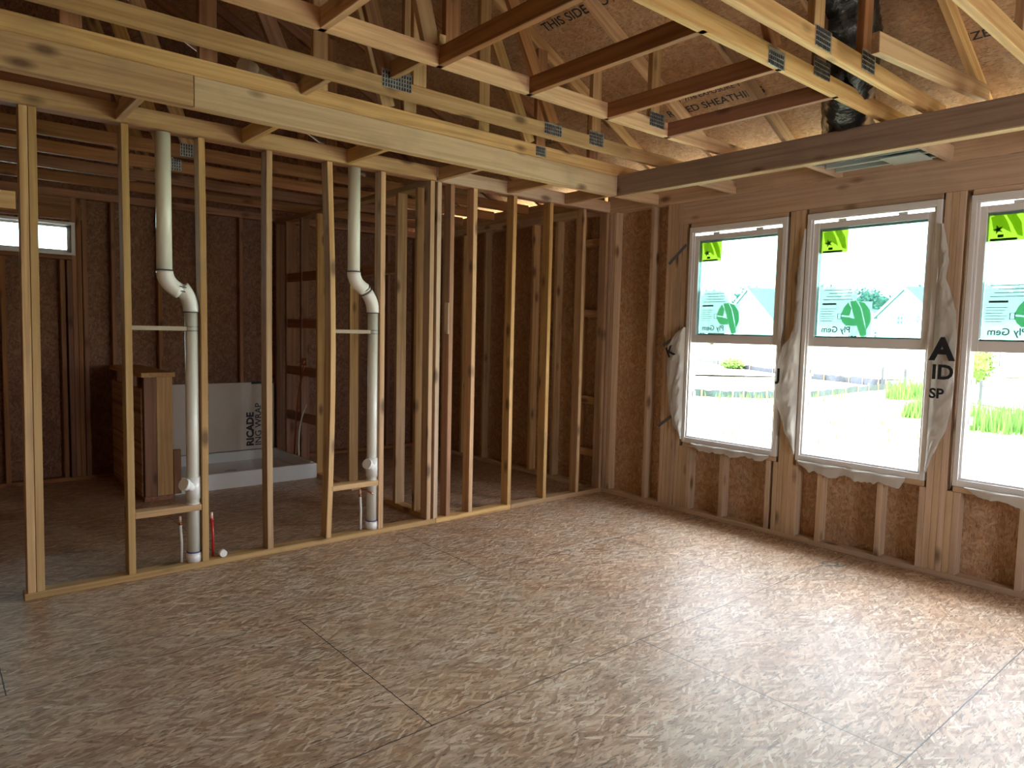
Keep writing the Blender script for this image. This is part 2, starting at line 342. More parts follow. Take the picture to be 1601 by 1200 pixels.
# ------------------------------------------------------------------ stud walls
def stud_x(parent, xl, z0=.038, z1=H, y0=0, depth=.089, mat=None, bow=0, wane=0, name='stud', t=.038, lean=0):
    """stud of a wall running along X: narrow edge faces -Y"""
    return board(name, (xl+t/2, y0+depth/2, z0), (xl+t/2+lean, y0+depth/2, z1), depth, t, (1, 0, 0), mat, parent, bow=bow, wane=wane)
def stud_y(parent, yc, z0=.038, z1=H, x0=XW, depth=.089, mat=None, name='stud', t=.038):
    """stud of a wall running along Y: narrow edge faces -X"""
    return board(name, (x0+depth/2, yc, z0), (x0+depth/2, yc, z1), depth, t, (0, 1, 0), mat, parent)
# the open partition between the room and the bathroom / closet
pw = empty('stud_wall', (2, .045, 0))
tag(pw, 'open unclad pine stud wall across the back of the room with pipes inside', 'stud wall')
bxm('bottom_plate', (-.535, 0, 0), (2.09, .089, .038), PINE, pw)
bxm('bottom_plate', (2.093, 0, 0), (2.85, .089, .038), PINE, pw)
bxm('bottom_plate', (2.853, 0, 0), (XW, .089, .038), PINE, pw)
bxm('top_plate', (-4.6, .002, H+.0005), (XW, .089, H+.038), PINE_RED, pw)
bxm('top_plate', (-4.6, .002, H+.039), (XW, .089, H+.076), PINE, pw)
stud_x(pw, -.521, lean=.02); stud_x(pw, -.481, lean=.02)
for i in (0, 1, 2, 3, 4, 6, 7, 8, 9):
    stud_x(pw, i*S-.036, bow={3: .030, 2: -.006, 1: .004}.get(i, rnd.uniform(-.003, .003)), wane={0: .010, 2: .009, 3: .006}.get(i, 0))
stud_x(pw, 2.004); stud_x(pw, 2.066, mat=PINE_PALE); stud_x(pw, 2.186, mat=wood('orange_pine', (.55, .30, .12), (.38, .18, .06)))
bxm('nailed_block', (2.174, -.002, 1.46), (2.1855, .05, 1.70), PINE_PALE, pw)
stud_x(pw, XW-.04); 
# opening to the left of the double stud
bxm('door_header', (-1.46, 0, 2.06), (-.522, .089, 2.15), PINE, pw)
stud_x(pw, -1.50); stud_x(pw, -1.95); stud_x(pw, -2.35); stud_x(pw, -2.76); stud_x(pw, -3.16); stud_x(pw, -3.57)
bxm('bottom_plate', (-4.6, 0, 0), (-1.46, .089, .038), PINE, pw)
# short ledges between studs that carry the drain pipes
bxm('pipe_ledge', (.002, .0, .36), (.368, .089, .398), PINE, pw)
bxm('pipe_ledge', (1.223, .0, .36), (1.587, .089, .398), PINE, pw)
# ribbon board on the face of the top plates
rb = bxm('ribbon_board', (-4.6, -.039, H-.002), (2.03, -.001, H+.094), PINE)
tag(rb, 'long pine ribbon board nailed along the top of the open stud wall', 'board')
rb = bxm('ribbon_board', (2.034, -.039, H-.002), (XW-.04, -.001, H+.094), PINE_PALE)
tag(rb, 'short weathered ribbon board on top of the stud wall near the window corner', 'board')

# right (window) wall: sheathing with framing as its parts
def panel_holes(bm, plane, u0, u1, z0, z1, holes, thick, at):
    """sheet in a vertical plane with rectangular holes, made of boxes"""
    us = sorted({u0, u1, *[h[0] for h in holes], *[h[1] for h in holes]}); zs = sorted({z0, z1, *[h[2] for h in holes], *[h[3] for h in holes]})
    for a, b in zip(us, us[1:]):
        for c, d in zip(zs, zs[1:]):
            um, zm = (a+b)/2, (c+d)/2
            if any(h[0] < um < h[1] and h[2] < zm < h[3] for h in holes): continue
            if plane == 'x': addbox(bm, (at, a, c), (at+thick, b, d))
            else: addbox(bm, (a, at, c), (b, at+thick, d))
WZ0, WZ1 = .600, 2.372
holes = [(b+.004, a-.004, WZ0+.004, WZ1-.004) for a, b in WIN]+[(-5.75, -4.45, .75, 2.25)]
bm = bmesh.new(); panel_holes(bm, 'x', -6.8, 3.36, -.6, 2.67, holes, .012, XW+.089)
wr = struct('wall_right', bm, OSB_W)
bxm('bottom_plate', (XW, -6.7, 0), (XW+.089, -2.03, .038), PINE_PALE, wr); bxm('bottom_plate', (XW, -2.027, 0), (XW+.089, YB, .038), PINE_PALE, wr)
bxm('top_plate', (XW, -6.7, H), (XW+.089, YB, H+.076), PINE_PALE, wr)
for y in (-.02, -.065, -.50): stud_y(wr, y, mat=PINE_PALE)
for y in (-.68, -.72, -.76, -.80): stud_y(wr, y, mat=PINE_PALE)
hdr = 2.41
bxm('header', (XW+.001, -6.6, hdr), (XW+.04, -.82, H-.001), PINE_PALE, wr)
bxm('header', (XW+.041, -6.6, hdr), (XW+.0885, -.82, H-.001), PINE_PALE, wr)
zs_ = .562
stud_y(wr, -.842, z1=hdr-.001, mat=PINE_PALE); stud_y(wr, -.882, z1=zs_-.001, mat=PINE_PALE)
for y in (-.922, -.962): stud_y(wr, y, z1=zs_-.001, mat=PINE_PALE, name='cripple_stud')
for y in (-1.283, -1.685): stud_y(wr, y, z1=zs_-.001, mat=PINE_PALE, name='cripple_stud')
for k in range(5):
    y = -1.745-.039*k
    full = 0 < k < 4
    stud_y(wr, y, z1=(hdr-.001 if full else zs_-.001), mat=PINE_PALE)
for y in (-2.087, -2.498): stud_y(wr, y, z1=zs_-.001, mat=PINE_PALE, name='cripple_stud')
for k in range(6):
    y = -2.757-.039*k
    full = 0 < k < 5 and not k == 5
    stud_y(wr, y, z1=(hdr-.001 if 1 <= k <= 3 else zs_-.001), mat=PINE_PALE)
for y in (-3.30, -3.70): stud_y(wr, y, z1=zs_-.001, mat=PINE_PALE, name='cripple_stud')
for k in range(4): stud_y(wr, -3.815-.039*k, z1=hdr-.001, mat=PINE_PALE)
for y in (-4.25, -6.1, -6.5): stud_y(wr, y, mat=PINE_PALE)
for a, b in WIN: bxm('sill_plate', (XW+.002, b+.001, zs_), (XW+.089, a-.001, WZ0-.002), PINE_PALE, wr)
for a, b in WIN: bxm('head_plate', (XW+.002, b+.001, WZ1+.002), (XW+.089, a-.001, hdr-.001), PINE_PALE, wr)
# the same wall beyond the partition (closet and bathroom)
for y in (.345, .70, 1.05, 1.46, 1.86, 2.27, 2.68, 3.08): stud_y(wr, y, mat=PINE)
for z in (.35, .85, 1.68, 2.34): bxm('ladder_block', (XW+.003, .11, z-.035), (XW+.07, .325, z+.035), PINE, wr)
bxm('eave_light_block', (XW+.03, .1, 2.667), (XW+.068, 3.1, 2.79), PINE, wr)  # added board that cuts down the daylight leaking in at the eave
# ribbon board and blocking on the window wall
rb2 = bxm('ribbon_board', (XW-.038, -6.6, H-.004), (XW-.001, -.0, H+.142), PINE_PALE)  # top edge raised to block eave light showing under the dark beam
tag(rb2, 'grey-brown ribbon board along the window wall above the window header', 'board')

# far wall behind the bathroom
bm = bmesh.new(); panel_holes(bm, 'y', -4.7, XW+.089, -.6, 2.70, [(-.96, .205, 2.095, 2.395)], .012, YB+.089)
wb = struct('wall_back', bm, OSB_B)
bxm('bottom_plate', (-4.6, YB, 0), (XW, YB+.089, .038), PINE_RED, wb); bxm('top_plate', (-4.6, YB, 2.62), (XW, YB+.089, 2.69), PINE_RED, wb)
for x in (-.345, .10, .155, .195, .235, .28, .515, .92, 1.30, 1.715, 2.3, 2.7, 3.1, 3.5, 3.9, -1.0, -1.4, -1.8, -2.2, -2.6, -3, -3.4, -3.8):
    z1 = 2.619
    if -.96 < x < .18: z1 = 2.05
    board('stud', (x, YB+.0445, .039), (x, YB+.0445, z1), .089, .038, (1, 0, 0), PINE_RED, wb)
bxm('sill_plate', (-.98, YB+.001, 2.055), (.215, YB+.088, 2.092), PINE_RED, wb)
bxm('header', (-1.0, YB+.001, 2.42), (.3, YB+.088, 2.618), PINE_RED, wb)
# gable ends, left wall and the wall behind the camera
def gable(y):
    bm = bmesh.new(); vs = []
    for x, z in ((-4.72, 2.70), (-4.72, zdeck(-4.72)-.004), (4.067, 2.70), (4.067, zdeck(4.067)-.004), (XR, zdeck(XR)-.004)):
        for dy in (0, .012): vs.append(bm.verts.new((x, y+dy, z)))
    bmesh.ops.convex_hull(bm, input=vs); return bm
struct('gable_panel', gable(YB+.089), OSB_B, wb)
bm = bmesh.new(); addbox(bm, (-4.72, -6.8, -.6), (-4.7, 3.36, zdeck(-4.71)-.01)); struct('wall_left', bm, OSB_W)
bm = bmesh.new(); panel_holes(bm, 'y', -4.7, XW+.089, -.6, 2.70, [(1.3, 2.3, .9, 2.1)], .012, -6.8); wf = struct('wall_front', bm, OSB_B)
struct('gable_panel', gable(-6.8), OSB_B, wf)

# cross wall between bathroom and closet
cw = empty('stud_wall', (2.13, 1.2, 0))
tag(cw, 'cross stud wall running back from the open partition beside the shower', 'stud wall')
CX = 2.075
for a, b in ((.09, .75), (1.35, 3.158)): bxm('bottom_plate', (CX, a, 0), (CX+.089, b, .038), PINE, cw)
bxm('top_plate', (CX, .09, H), (CX+.089, 3.158, H+.038), PINE, cw)
for y in (.305, .60, 1.42, 2.10, 2.48, 2.86, 3.13): stud_y(cw, y, x0=CX, z1=H-.001, mat=PINE if y < 2.2 else PINE_RED)
bxm('nailed_block', (CX+.002, .62, 1.95), (CX+.087, 1.40, 2.04), PINE_RED, cw)
bxm('nailed_block', (CX+.04, .95, 2.045), (CX+.078, 1.03, 2.50), PINE, cw)
for z in (.55, 1.03, 1.52, 2.0):
    for a, b in ((2.12, 2.46), (2.50, 2.84)): bxm('nailed_block', (CX+.01, a, z-.045), (CX+.048, b, z+.045), PINE_RED, cw)

# ------------------------------------------------------------------ dropped tray-ceiling beams
ba = empty('ceiling_beam', (1.4, -.58, H))
tag(ba, 'long dropped pine beam with a spliced joint running parallel to the open stud wall', 'beam')
bxm('beam_board', (-4.6, -.600, H), (.176, -.562, 2.742), PINE, ba)
bxm('beam_board', (.179, -.600, H), (3.379, -.562, 2.742), PINE_PALE, ba)
bxm('beam_board', (-4.6, -.561, H), (3.379, -.523, 2.742), PINE, ba)
bb = empty('ceiling_beam', (3.4, -2.5, H))
tag(bb, 'dark dropped beam in front of the window wall above the windows', 'beam')
bxm('beam_board', (3.381, -6.6, H+.005), (3.419, -.601+.04, 2.752), PINE_GREY, bb)
bxm('beam_board', (3.420, -6.6, H+.005), (3.458, -.601+.04, 2.752), PINE_GREY, bb)
bxm('lit_underside', (3.381, -6.6, H-.004), (3.458, -.601+.04, H+.004), PINE_PALE, bb)  # pale strip paints the bright bounce light on the beam's underside
# blocks tying beam to partition and beam to window wall
def block(p0, p1, mat, lab, grp, name='blocking_board', h=.089):
    p0, p1 = Vector(p0), Vector(p1)
    o = board(name, p0, p1, .038, h, (0, 0, 1), mat); tag(o, lab, 'block', grp); return o
G1 = 'short blocks between the long beam and the stud wall'
for i, (x, lab) in enumerate([(-.05, 'above the pipe-side stud at the far left'), (.63, 'just right of the spliced joint'), (1.325, 'above the right-hand white vent pipe'),
                              (2.06, 'above the tight cluster of studs'), (2.72, 'third from the window corner'), (3.36, 'at the corner where the two beams meet')]):
    block((x, -.52, H+.0445), (x, -.04, H+.0445), PINE, 'short block from beam to stud wall, '+lab, G1)
G2 = 'short blocks between the dark beam and the window wall'
for y, lab in [(-.565, 'nearest the room corner'), (-1.31, 'over the left window'), (-2.13, 'over the left half of the middle window'), (-2.80, 'over the post right of the middle window'), (-3.45, 'over the right window, out of frame')]:
    block((3.46, y, H+.0445), (XW-.039, y, H+.0445), PINE_PALE, 'short block from dark beam to window wall, '+lab, G2)

# ------------------------------------------------------------------ trusses
ZC = 2.78
def plate_bm(w, h):
    """toothed truss plate, X along chord, Z up, face to -Y"""
    bm = bmesh.new(); addbox(bm, (-w/2, -.0012, -h/2), (w/2, 0, h/2))
    nx = int(w/.017)
    for i in range(nx):
        for j in range(max(1, int(h/.022))):
            x = -w/2+.009+i*.017; z = -h/2+.012+j*.022
            addbox(bm, (x-.0035, -.0016, z-.008), (x+.0035, -.001, z+.008), 1)
            addbox(bm, (x+.0035, -.005, z-.008), (x+.0050, -.001, z+.008), 0)
    return bm
def truss(y, x0, x1, label, webs=(), plates=(), z=ZC, zend=None, mat=PINE, rise=0):
    t = empty('roof_truss', (x1, y, z)); tag(t, label, 'truss', 'roof trusses')
    board('bottom_chord', (x0, y+.019, z+.0445), (x1, y+.019, z+.0445+rise), .038, .089, (0, 0, 1), mat, t)
    for a, za, b, zb in webs:
        za = za if za else z+.09; zb = min(zb, zdeck(b)-.115)
        board('web', (a, y+.019, za), (b, y+.019, zb), .037, .089, (1, 0, .1), PINE_RED if (a*7) % 1 > .5 else PINE, t)
    for px, pz, w_, h_ in plates:
        m = Matrix.Translation((px, y-.0005, pz)); link('nail_plate', plate_bm(w_, h_), [STEEL, BLACK], t, m)
    return t
def top_chord(t, y, x0=4.42, x1=XR+.05, mat=PINE):
    board('top_chord', (x0, y+.019, zdeck(x0)-.052), (x1, y+.019, zdeck(x1)-.052), .038, .089, (0, 0, 1), mat, t)
T0 = truss(-.597, -4.5, 3.85, 'roof truss standing right on top of the long beam with many upright webs', z=2.7435,
      webs=[(x, 0, x, 9) for x in (-1.5, -.9, -.35, .25, .86, 1.45, 2.03, 2.55, 3.10)]+[(1.3, 0, .95, 3.9), (2.45, 0, 2.1, 3.5), (.7, 0, .2, 3.9)],
      plates=[(2.55, 2.79, .1, .07)])
T1 = truss(-.94, -4.5, 3.85, 'roof truss chord one step out from the long beam, three toothed plates',
      webs=[(1.10, 0, .78, 3.9), (1.30, 0, 1.30, 4.1), (2.36, 0, 1.9, 3.7), (2.76, 0, 2.76, 3.4), (-.3, 0, -.8, 4.3)],
      plates=[(1.15, 2.865, .19, .10), (2.345, 2.835, .16, .075), (2.765, 2.855, .15, .10)])
T2 = truss(-1.49, -4.5, 3.85, 'roof truss chord where the dark cross boards start, one toothed plate near its right end',
      webs=[(1.02, 0, .72, 3.9), (1.14, 0, 1.14, 4.1), (2.72, 0, 2.72, 3.4), (.2, 0, -.4, 4.3)], plates=[(2.74, 2.862, .15, .09)])
T3 = truss(-2.60, -4.5, 3.80, 'roof truss chord where the dark cross boards end, two toothed plates',
      webs=[(2.23, 0, 1.8, 3.6), (2.67, 0, 2.67, 3.4)], plates=[(2.23, 2.812, .15, .08), (2.67, 2.872, .17, .09)])
T4 = truss(-2.83, -4.5, 3.72, 'roof truss chord paired closely with its neighbour over the middle window',
      webs=[(2.18, 0, 2.18, 3.6), (2.66, 0, 2.66, 3.4)], plates=[(2.22, 2.832, .15, .09), (2.68, 2.852, .15, .10)])
T6 = truss(-3.03, 2.33, 3.78, 'slightly sloping roof truss chord below the black duct at upper right', z=2.75, rise=.11,
      webs=[])
T5 = truss(-3.42, -4.5, 3.80, 'roof truss chord nearest the camera at the upper right corner', webs=[(2.9, 0, 2.9, 3.3)])
for t, y in ((T0, -.56), (T1, -1.17), (T2, -1.78), (T3, -2.39), (T6, -3.0), (T5, -3.60)): top_chord(t, y)
for k, y in enumerate((-4.2, -4.8, -5.4, -6.0)):
    t = truss(y, -4.5, 3.8, 'roof truss behind the viewpoint'); top_chord(t, y)
for k, (y, lab) in enumerate([(1.0, 'nearest the open stud wall'), (1.56, 'second beyond the open stud wall'), (2.13, 'above the front of the shower'), (2.72, 'closest to the small high window')]):
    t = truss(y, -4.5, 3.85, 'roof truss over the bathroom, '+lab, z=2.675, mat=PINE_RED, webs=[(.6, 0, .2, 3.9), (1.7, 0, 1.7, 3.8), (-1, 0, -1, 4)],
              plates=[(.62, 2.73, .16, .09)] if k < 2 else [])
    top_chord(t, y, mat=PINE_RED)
t = truss(.42, -4.5, .0, 'roof truss over the partition', z=2.80, mat=PINE_RED, webs=[(-.6, 0, -1.0, 4)]); top_chord(t, .05, mat=PINE_RED)
t['label'] = 'dark short roof truss just behind the top of the open stud wall'

# cross boards between the chords of the tray
G3 = 'cross boards between two truss chords'
for x, lab, m in [(1.075, 'longest and leftmost of the dark cross boards between the chords', PINE_RED), (1.665, 'second dark cross board from the left between the chords', PINE_RED),
                  (2.29, 'third dark cross board from the left between the chords', PINE_RED), (2.87, 'dark cross board nearest the window wall between the chords', PINE_RED)]:
    block((x, -2.598, ZC+.0445), (x, -1.492+.04, ZC+.0445), m, lab, G3, 'cross_board')
block((.46, -2.598, ZC+.0445), (.46, -1.452, ZC+.0445), PINE, 'cross board at the top edge of the picture left of the others', G3, 'cross_board')
block((.76, -.901, ZC+.0445), (.76, -.559, ZC+.0445), PINE, 'stubby board bridging the long beam and first chord beside the attic pipe', G3, 'cross_board')
o = board('brace_board', (1.07, -1.50, ZC+.10), (1.12, -.95, ZC+.13), .038, .089, (0, 0, 1), PINE); tag(o, 'short brace board between the first two chords above a toothed plate', 'board')

# printed marks on the roof sheathing (part of the sheathing)
def deck_text(body, x, y, size):
    n = Vector((-SL, 0, -1)).normalized()
    o = Vector((x, y, zdeck(x)))+n*.002
    ydir = Vector((-1, 0, SL)).normalized(); xdir = ydir.cross(n)
    text('printed_stamp', body, size, BLACK, roof, o, xdir, ydir, offset=size*.012)
deck_text('RATED SHEATHING', 3.50, -1.00, .09); deck_text('32/16  7/16 EXPOSURE 1', 3.40, -1.04, .06)
deck_text('SIZED FOR SPACING', 3.52, -2.95, .08); deck_text('THIS SIDE DOWN', 2.55, -.62, .10); deck_text('RATED SHEATHING', 3.45, .9, .08)

# ------------------------------------------------------------------ windows
def trapbox(bm, lo, hi, mi=0): addbox(bm, lo, hi, mi)
def rect_frame(name, x0, x1, ya, yb, za, zb, w_, mat, parent, wb_=None, wt=None, bev=.002):
    """rectangular frame in a Y-Z plane; ya>yb"""
    wb_ = wb_ or w_; wt = wt or w_
    bm = bmesh.new()
    addbox(bm, (x0, yb, za), (x1, yb+w_, zb)); addbox(bm, (x0, ya-w_, za), (x1, ya, zb))
    addbox(bm, (x0, yb+w_, za), (x1, ya-w_, za+wb_)); addbox(bm, (x0, yb+w_, zb-wt), (x1, ya-w_, zb))
    bmesh.ops.bevel(bm, geom=bm.edges[:], offset=bev, segments=1, affect='EDGES')
    return link(name, bm, mat, parent)
def window(n, a, b, energy=True):
    w_ = empty('window_%d' % n, (XW, (a+b)/2, WZ0)); tag(w_, kind='structure')
    rect_frame('window_frame', XW-.012, XW+.086, a, b, WZ0, WZ1, .030, VINYL, w_, wb_=.042, wt=.042)
    rect_frame('inner_track', XW+.0, XW+.08, a-.031, b+.031, WZ0+.043, WZ1-.043, .014, VINYL, w_, wb_=.012, wt=.004)
    sa, sb = a-.036, b+.036
    # lower sash, raised to the top
    s = rect_frame('lower_sash', XW+.008, XW+.036, sa, sb, 1.433, 2.305, .046, VINYL, w_, wb_=.066, wt=.042)
    g = bmesh.new(); addbox(g, (XW+.019, sb+.044, 1.497), (XW+.025, sa-.044, 2.265)); link('pane', g, GLASS, s)
    for yy in (sa-.2, sb+.2):
        l = bmesh.new(); addbox(l, (XW+.010, yy-.035, 2.305), (XW+.034, yy+.035, 2.322)); bmesh.ops.bevel(l, geom=l.edges[:], offset=.007, segments=2, affect='EDGES'); link('tilt_latch', l, VINYL, s)
    # upper sash, outside of it
    u = rect_frame('upper_sash', XW+.044, XW+.072, sa, sb, 1.455, 2.300, .042, VINYL, w_, wb_=.055, wt=.05)
    g = bmesh.new(); addbox(g, (XW+.055, sb+.040, 1.507), (XW+.061, sa-.040, 2.278)); link('pane', g, GLASS, u)
    # balance tracks in the open lower half
    for yy, s_ in ((sa, -1), (sb, 1)):
        for xx in (XW+.016, XW+.052):
            q = bmesh.new(); addbox(q, (xx, min(yy-s_*.012, yy+s_*.010), WZ0+.05), (xx+.012, max(yy-s_*.012, yy+s_*.010), 1.43)); link('balance_track', q, VINYL, w_)
    q = bmesh.new(); addbox(q, (XW+.05, sa-.03, .98), (XW+.065, sa-.005, 1.03)); link('track_stop', q, VINYL, w_)
    q = bmesh.new(); addbox(q, (XW+.05, sa-.03, 1.22), (XW+.065, sa-.005, 1.27)); link('track_stop', q, VINYL, w_)
    # small energy label top-left, mirrored because it reads from outside
    e = empty('energy_label', (XW+.062, sa-.05, 2.18), w_); e.location = (.062, sa-.05-(a+b)/2, 2.18-WZ0)
    xl = XW+.0630; yl, yr = sa-.040, sa-.040-.185
    q = bmesh.new(); addbox(q, (xl, yr, 2.095), (xl+.0006, yl, 2.272)); link('label_sheet', q, LAB_YEL, e)
    def fan(pts, mat, nm, x=None):
        bm = bmesh.new(); vs = [bm.verts.new((x or xl-.0012, p[0], p[1])) for p in pts]; bm.faces.new(vs); return link(nm, bm, mat, e if nm.startswith('swoosh') or nm.startswith('star') else w_)
    # diagonal leaf swoosh
    cy_, cz_ = yl-.10, 2.18
    fan([(yl-.075, 2.270), (yl-.125, 2.270), (yl-.165, 2.20), (yl-.178, 2.115), (yl-.150, 2.125), (yl-.115, 2.20)], LAB_LIME, 'swoosh')
    fan([(yl-.01, 2.24), (yl-.065, 2.262), (yl-.095, 2.21), (yl-.12, 2.14), (yl-.075, 2.17), (yl-.03, 2.15)], LAB_LIME, 'swoosh')
    bmx = bmesh.new()
    for k in range(5):
        a1 = math.tau*k/5; c1 = Vector((xl-.0016, yl-.05, 2.165)); tip = c1+Vector((0, math.cos(a1)*.030, math.sin(a1)*.030)); sd = Vector((0, -math.sin(a1), math.cos(a1)))*.010
        bmx.faces.new([bmx.verts.new(c1+sd), bmx.verts.new(tip), bmx.verts.new(c1-sd)])
    link('star', bmx, LAB_TEAL, e)
    q = bmesh.new(); addbox(q, (xl-.0012, yl-.15, 2.098), (xl-.0008, yl-.012, 2.112)); addbox(q, (xl-.0012, yl-.10, 2.255), (xl-.0008, yl-.012, 2.264)); addbox(q, (xl-.0012, yl-.08, 2.118), (xl-.0008, yl-.05, 2.135)); link('label_lines', q, LAB_TEAL, e)
    # large maker's label lower-left
    m_ = empty('maker_label', (XW+.062, sa-.05, 1.6), w_); m_.location = (.062, sa-.05-(a+b)/2, 1.6-WZ0)
    yl = sa-.045; z0 = 1.515
    q = bmesh.new(); addbox(q, (xl, yl-.370, z0), (xl+.0006, yl, z0+.235)); addbox(q, (xl, yl-.265, z0+.235), (xl+.0006, yl, z0+.345)); link('label_sheet', q, LAB_BACK, m_)
    xm = xl-.0015
    # green three-part emblem: ring of three blades around a small triangle
    c = Vector((0, yl-.262, z0+.135)); rad = .105
    def blade(pts):
        bm = bmesh.new(); bm.faces.new([bm.verts.new((xm, c.y+p[0]*rad, c.z+p[1]*rad)) for p in pts]); return link('emblem_blade', bm, LAB_GREEN, m_)
    blade([(.98, .10), (.80, .55), (.52, .92), (.28, .50), (.40, .02)])                     # left blade (+y is left in the room)
    blade([(.98, -.02), (.85, -.38), (.60, -.62), (-.10, -.62), (.02, -.18), (.45, -.06)])     # lower left bar
    blade([(.40, .98), (.02, 1.02), (-.30, .55), (-.55, -.35), (-.78, -1.15), (-.45, -1.45), (-.20, -.85), (.08, -.05), (.24, .45)])   # long diagonal
    blade([(-.10, 1.02), (-.55, .85), (-.90, .42), (-1.0, -.15), (-.95, -.45), (-.72, -.95), (-.62, -.35), (-.38, .50)])      # outer right arc
    text('lettering', 'Ply Gem', .060, LAB_DARK, m_, (xm, yl-.232, z0+.022), (0, 1, 0), (0, 0, 1), offset=.0012)
    q = bmesh.new()
    addbox(q, (xm, yl-.125, z0+.215), (xm+.0004, yl-.025, z0+.228))
    for k in range(6): addbox(q, (xm, yl-.10-.012*(k % 3), z0+.10+.017*k), (xm+.0004, yl-.012, z0+.103+.017*k))
    for k in range(4): addbox(q, (xm, yl-.235+.01*(k % 2), z0+.250+.022*k), (xm+.0004, yl-.03-.02*(k % 3), z0+.254+.022*k))
    addbox(q, (xm, yl-.14, z0+.115), (xm+.0004, yl-.136, z0+.155)); addbox(q, (xm, yl-.165, z0+.115), (xm+.0004, yl-.161, z0+.155))
    addbox(q, (xm, yl-.165, z0+.115), (xm+.0004, yl-.136, z0+.118)); addbox(q, (xm, yl-.165, z0+.152), (xm+.0004, yl-.136, z0+.155))
    link('printed_lines', q, LAB_DARK, m_)
for n, (a, b) in enumerate(WIN): window(n+1, a, b)
# small high window in the far wall
w4 = empty('window_4', (-.37, YB, 2.09)); tag(w4, kind='structure')
bm = bmesh.new()
for lo, hi in (((-.96, 2.095), (.205, 2.118)), ((-.96, 2.37), (.205, 2.393)), ((-.96, 2.118), (-.935, 2.37)), ((.178, 2.118), (.205, 2.37))):
    addbox(bm, (lo[0], YB-.008, lo[1]), (hi[0], YB+.09, hi[1]))
link('window_frame', bm, VINYL, w4)
bm = bmesh.new()
for lo, hi in (((-.93, 2.12), (.176, 2.145)), ((-.93, 2.345), (.176, 2.368)), ((.148, 2.12), (.176, 2.368)), ((-.93, 2.12), (-.90, 2.368))):
    addbox(bm, (lo[0], YB+.045, lo[1]), (hi[0], YB+.075, hi[1]))
link('sash', bm, VINYL, w4)
bm = bmesh.new(); addbox(bm, (-.93, YB+.058, 2.12), (.176, YB+.063, 2.368)); link('pane', bm, GLASS, w4)
bm = bmesh.new(); addbox(bm, (-.45, YB+.055, 2.20), (-.395, YB+.0575, 2.30)); link('energy_label', bm, LAB_GREEN, w4)

# ------------------------------------------------------------------ house wrap folded in around the windows
def sheet(name, rows, label, mat=WRAP, thick=.0012, fold=.006, seed=1, cat='house wrap'):
    """rows: list of (z, y_near_window, y_outer, x_near, x_outer); builds a creased sheet"""
    bm = bmesh.new(); grid = []; nc = 15; fine = []
    for a, b in zip(rows, rows[1:]):
        m_ = max(2, int(abs(a[0]-b[0])/.018))
        for k in range(m_):
            t = k/m_; t2 = t*t*(3-2*t); fine.append([a[0]+(b[0]-a[0])*t]+[a[q]+(b[q]-a[q])*(t*.5+t2*.5) for q in (1, 2, 3, 4)])
    fine.append(list(rows[-1]))
    for i, (z, ya, yb, xa, xb) in enumerate(fine):
        row = []; wid = abs(yb-ya)
        for k in range(nc):
            t = k/(nc-1); y = ya+(yb-ya)*t
            f1_ = noise.noise(Vector((y*14+z*9, z*5-y*6, seed*3.1))); f2_ = abs(noise.noise(Vector((y*34, z*26+y*18, seed*7.7))))
            amp = min(1, wid/.06)*min(1, t*4)
            row.append(bm.verts.new((xa+(xb-xa)*t-math.sin(t*math.pi)*fold-amp*(.012*(f1_+.6)+.012*f2_)-.001, y+(.006*noise.noise(Vector((z*22, seed, 0))) if t > .5 and wid > .03 else 0)*t, z)))
        grid.append(row)
    for a, b in zip(grid, grid[1:]):
        for k in range(nc-1): bm.faces.new((a[k], a[k+1], b[k+1], b[k]))
    o = link(name, bm, mat, None, smooth=True)
    so_ = o.modifiers.new('thickness', 'SOLIDIFY'); so_.thickness = thick
    sb = o.modifiers.new('smooth', 'SUBSURF'); sb.levels = 1; sb.render_levels = 2
    tag(o, label, cat, 'house wrap edges around the windows'); return o
X0 = XW-.014
f1 = sheet('house_wrap', [(1.56, -.897, -.880, X0, X0), (1.51, -.897, -.815, X0, X0-.02), (1.40, -.897, -.745, X0, X0-.02), (1.28, -.897, -.742, X0, X0-.015), (1.12, -.897, -.742, X0, X0-.012), (.98, -.897, -.75, X0, X0-.01),
        (.86, -.897, -.775, X0, X0-.008), (.74, -.897, -.815, X0, X0-.006), (.66, -.897, -.87, X0, X0-.002), (.62, -.897, -.89, X0, X0)],
      'white wrap flap bulging out left of the left window', seed=1, fold=.012)
f2 = sheet('house_wrap', [(2.27, -1.897, -1.885, X0, X0), (2.18, -1.897, -1.87, X0, X0), (2.0, -1.897, -1.855, X0, X0-.004), (1.8, -1.897, -1.85, X0, X0-.006), (1.56, -1.897, -1.848, X0, X0-.01), (1.50, -1.897, -1.83, X0, X0-.016), (1.42, -1.897, -1.775, X0, X0-.03),
        (1.30, -1.897, -1.755, X0, X0-.035), (1.10, -1.897, -1.745, X0, X0-.035), (.98, -1.897, -1.765, X0, X0-.03), (.85, -1.897, -1.81, X0, X0-.02), (.72, -1.897, -1.86, X0, X0-.01), (.64, -1.897, -1.889, X0, X0)],
      'white wrap flap hanging between the left and middle windows', seed=2, fold=.010)
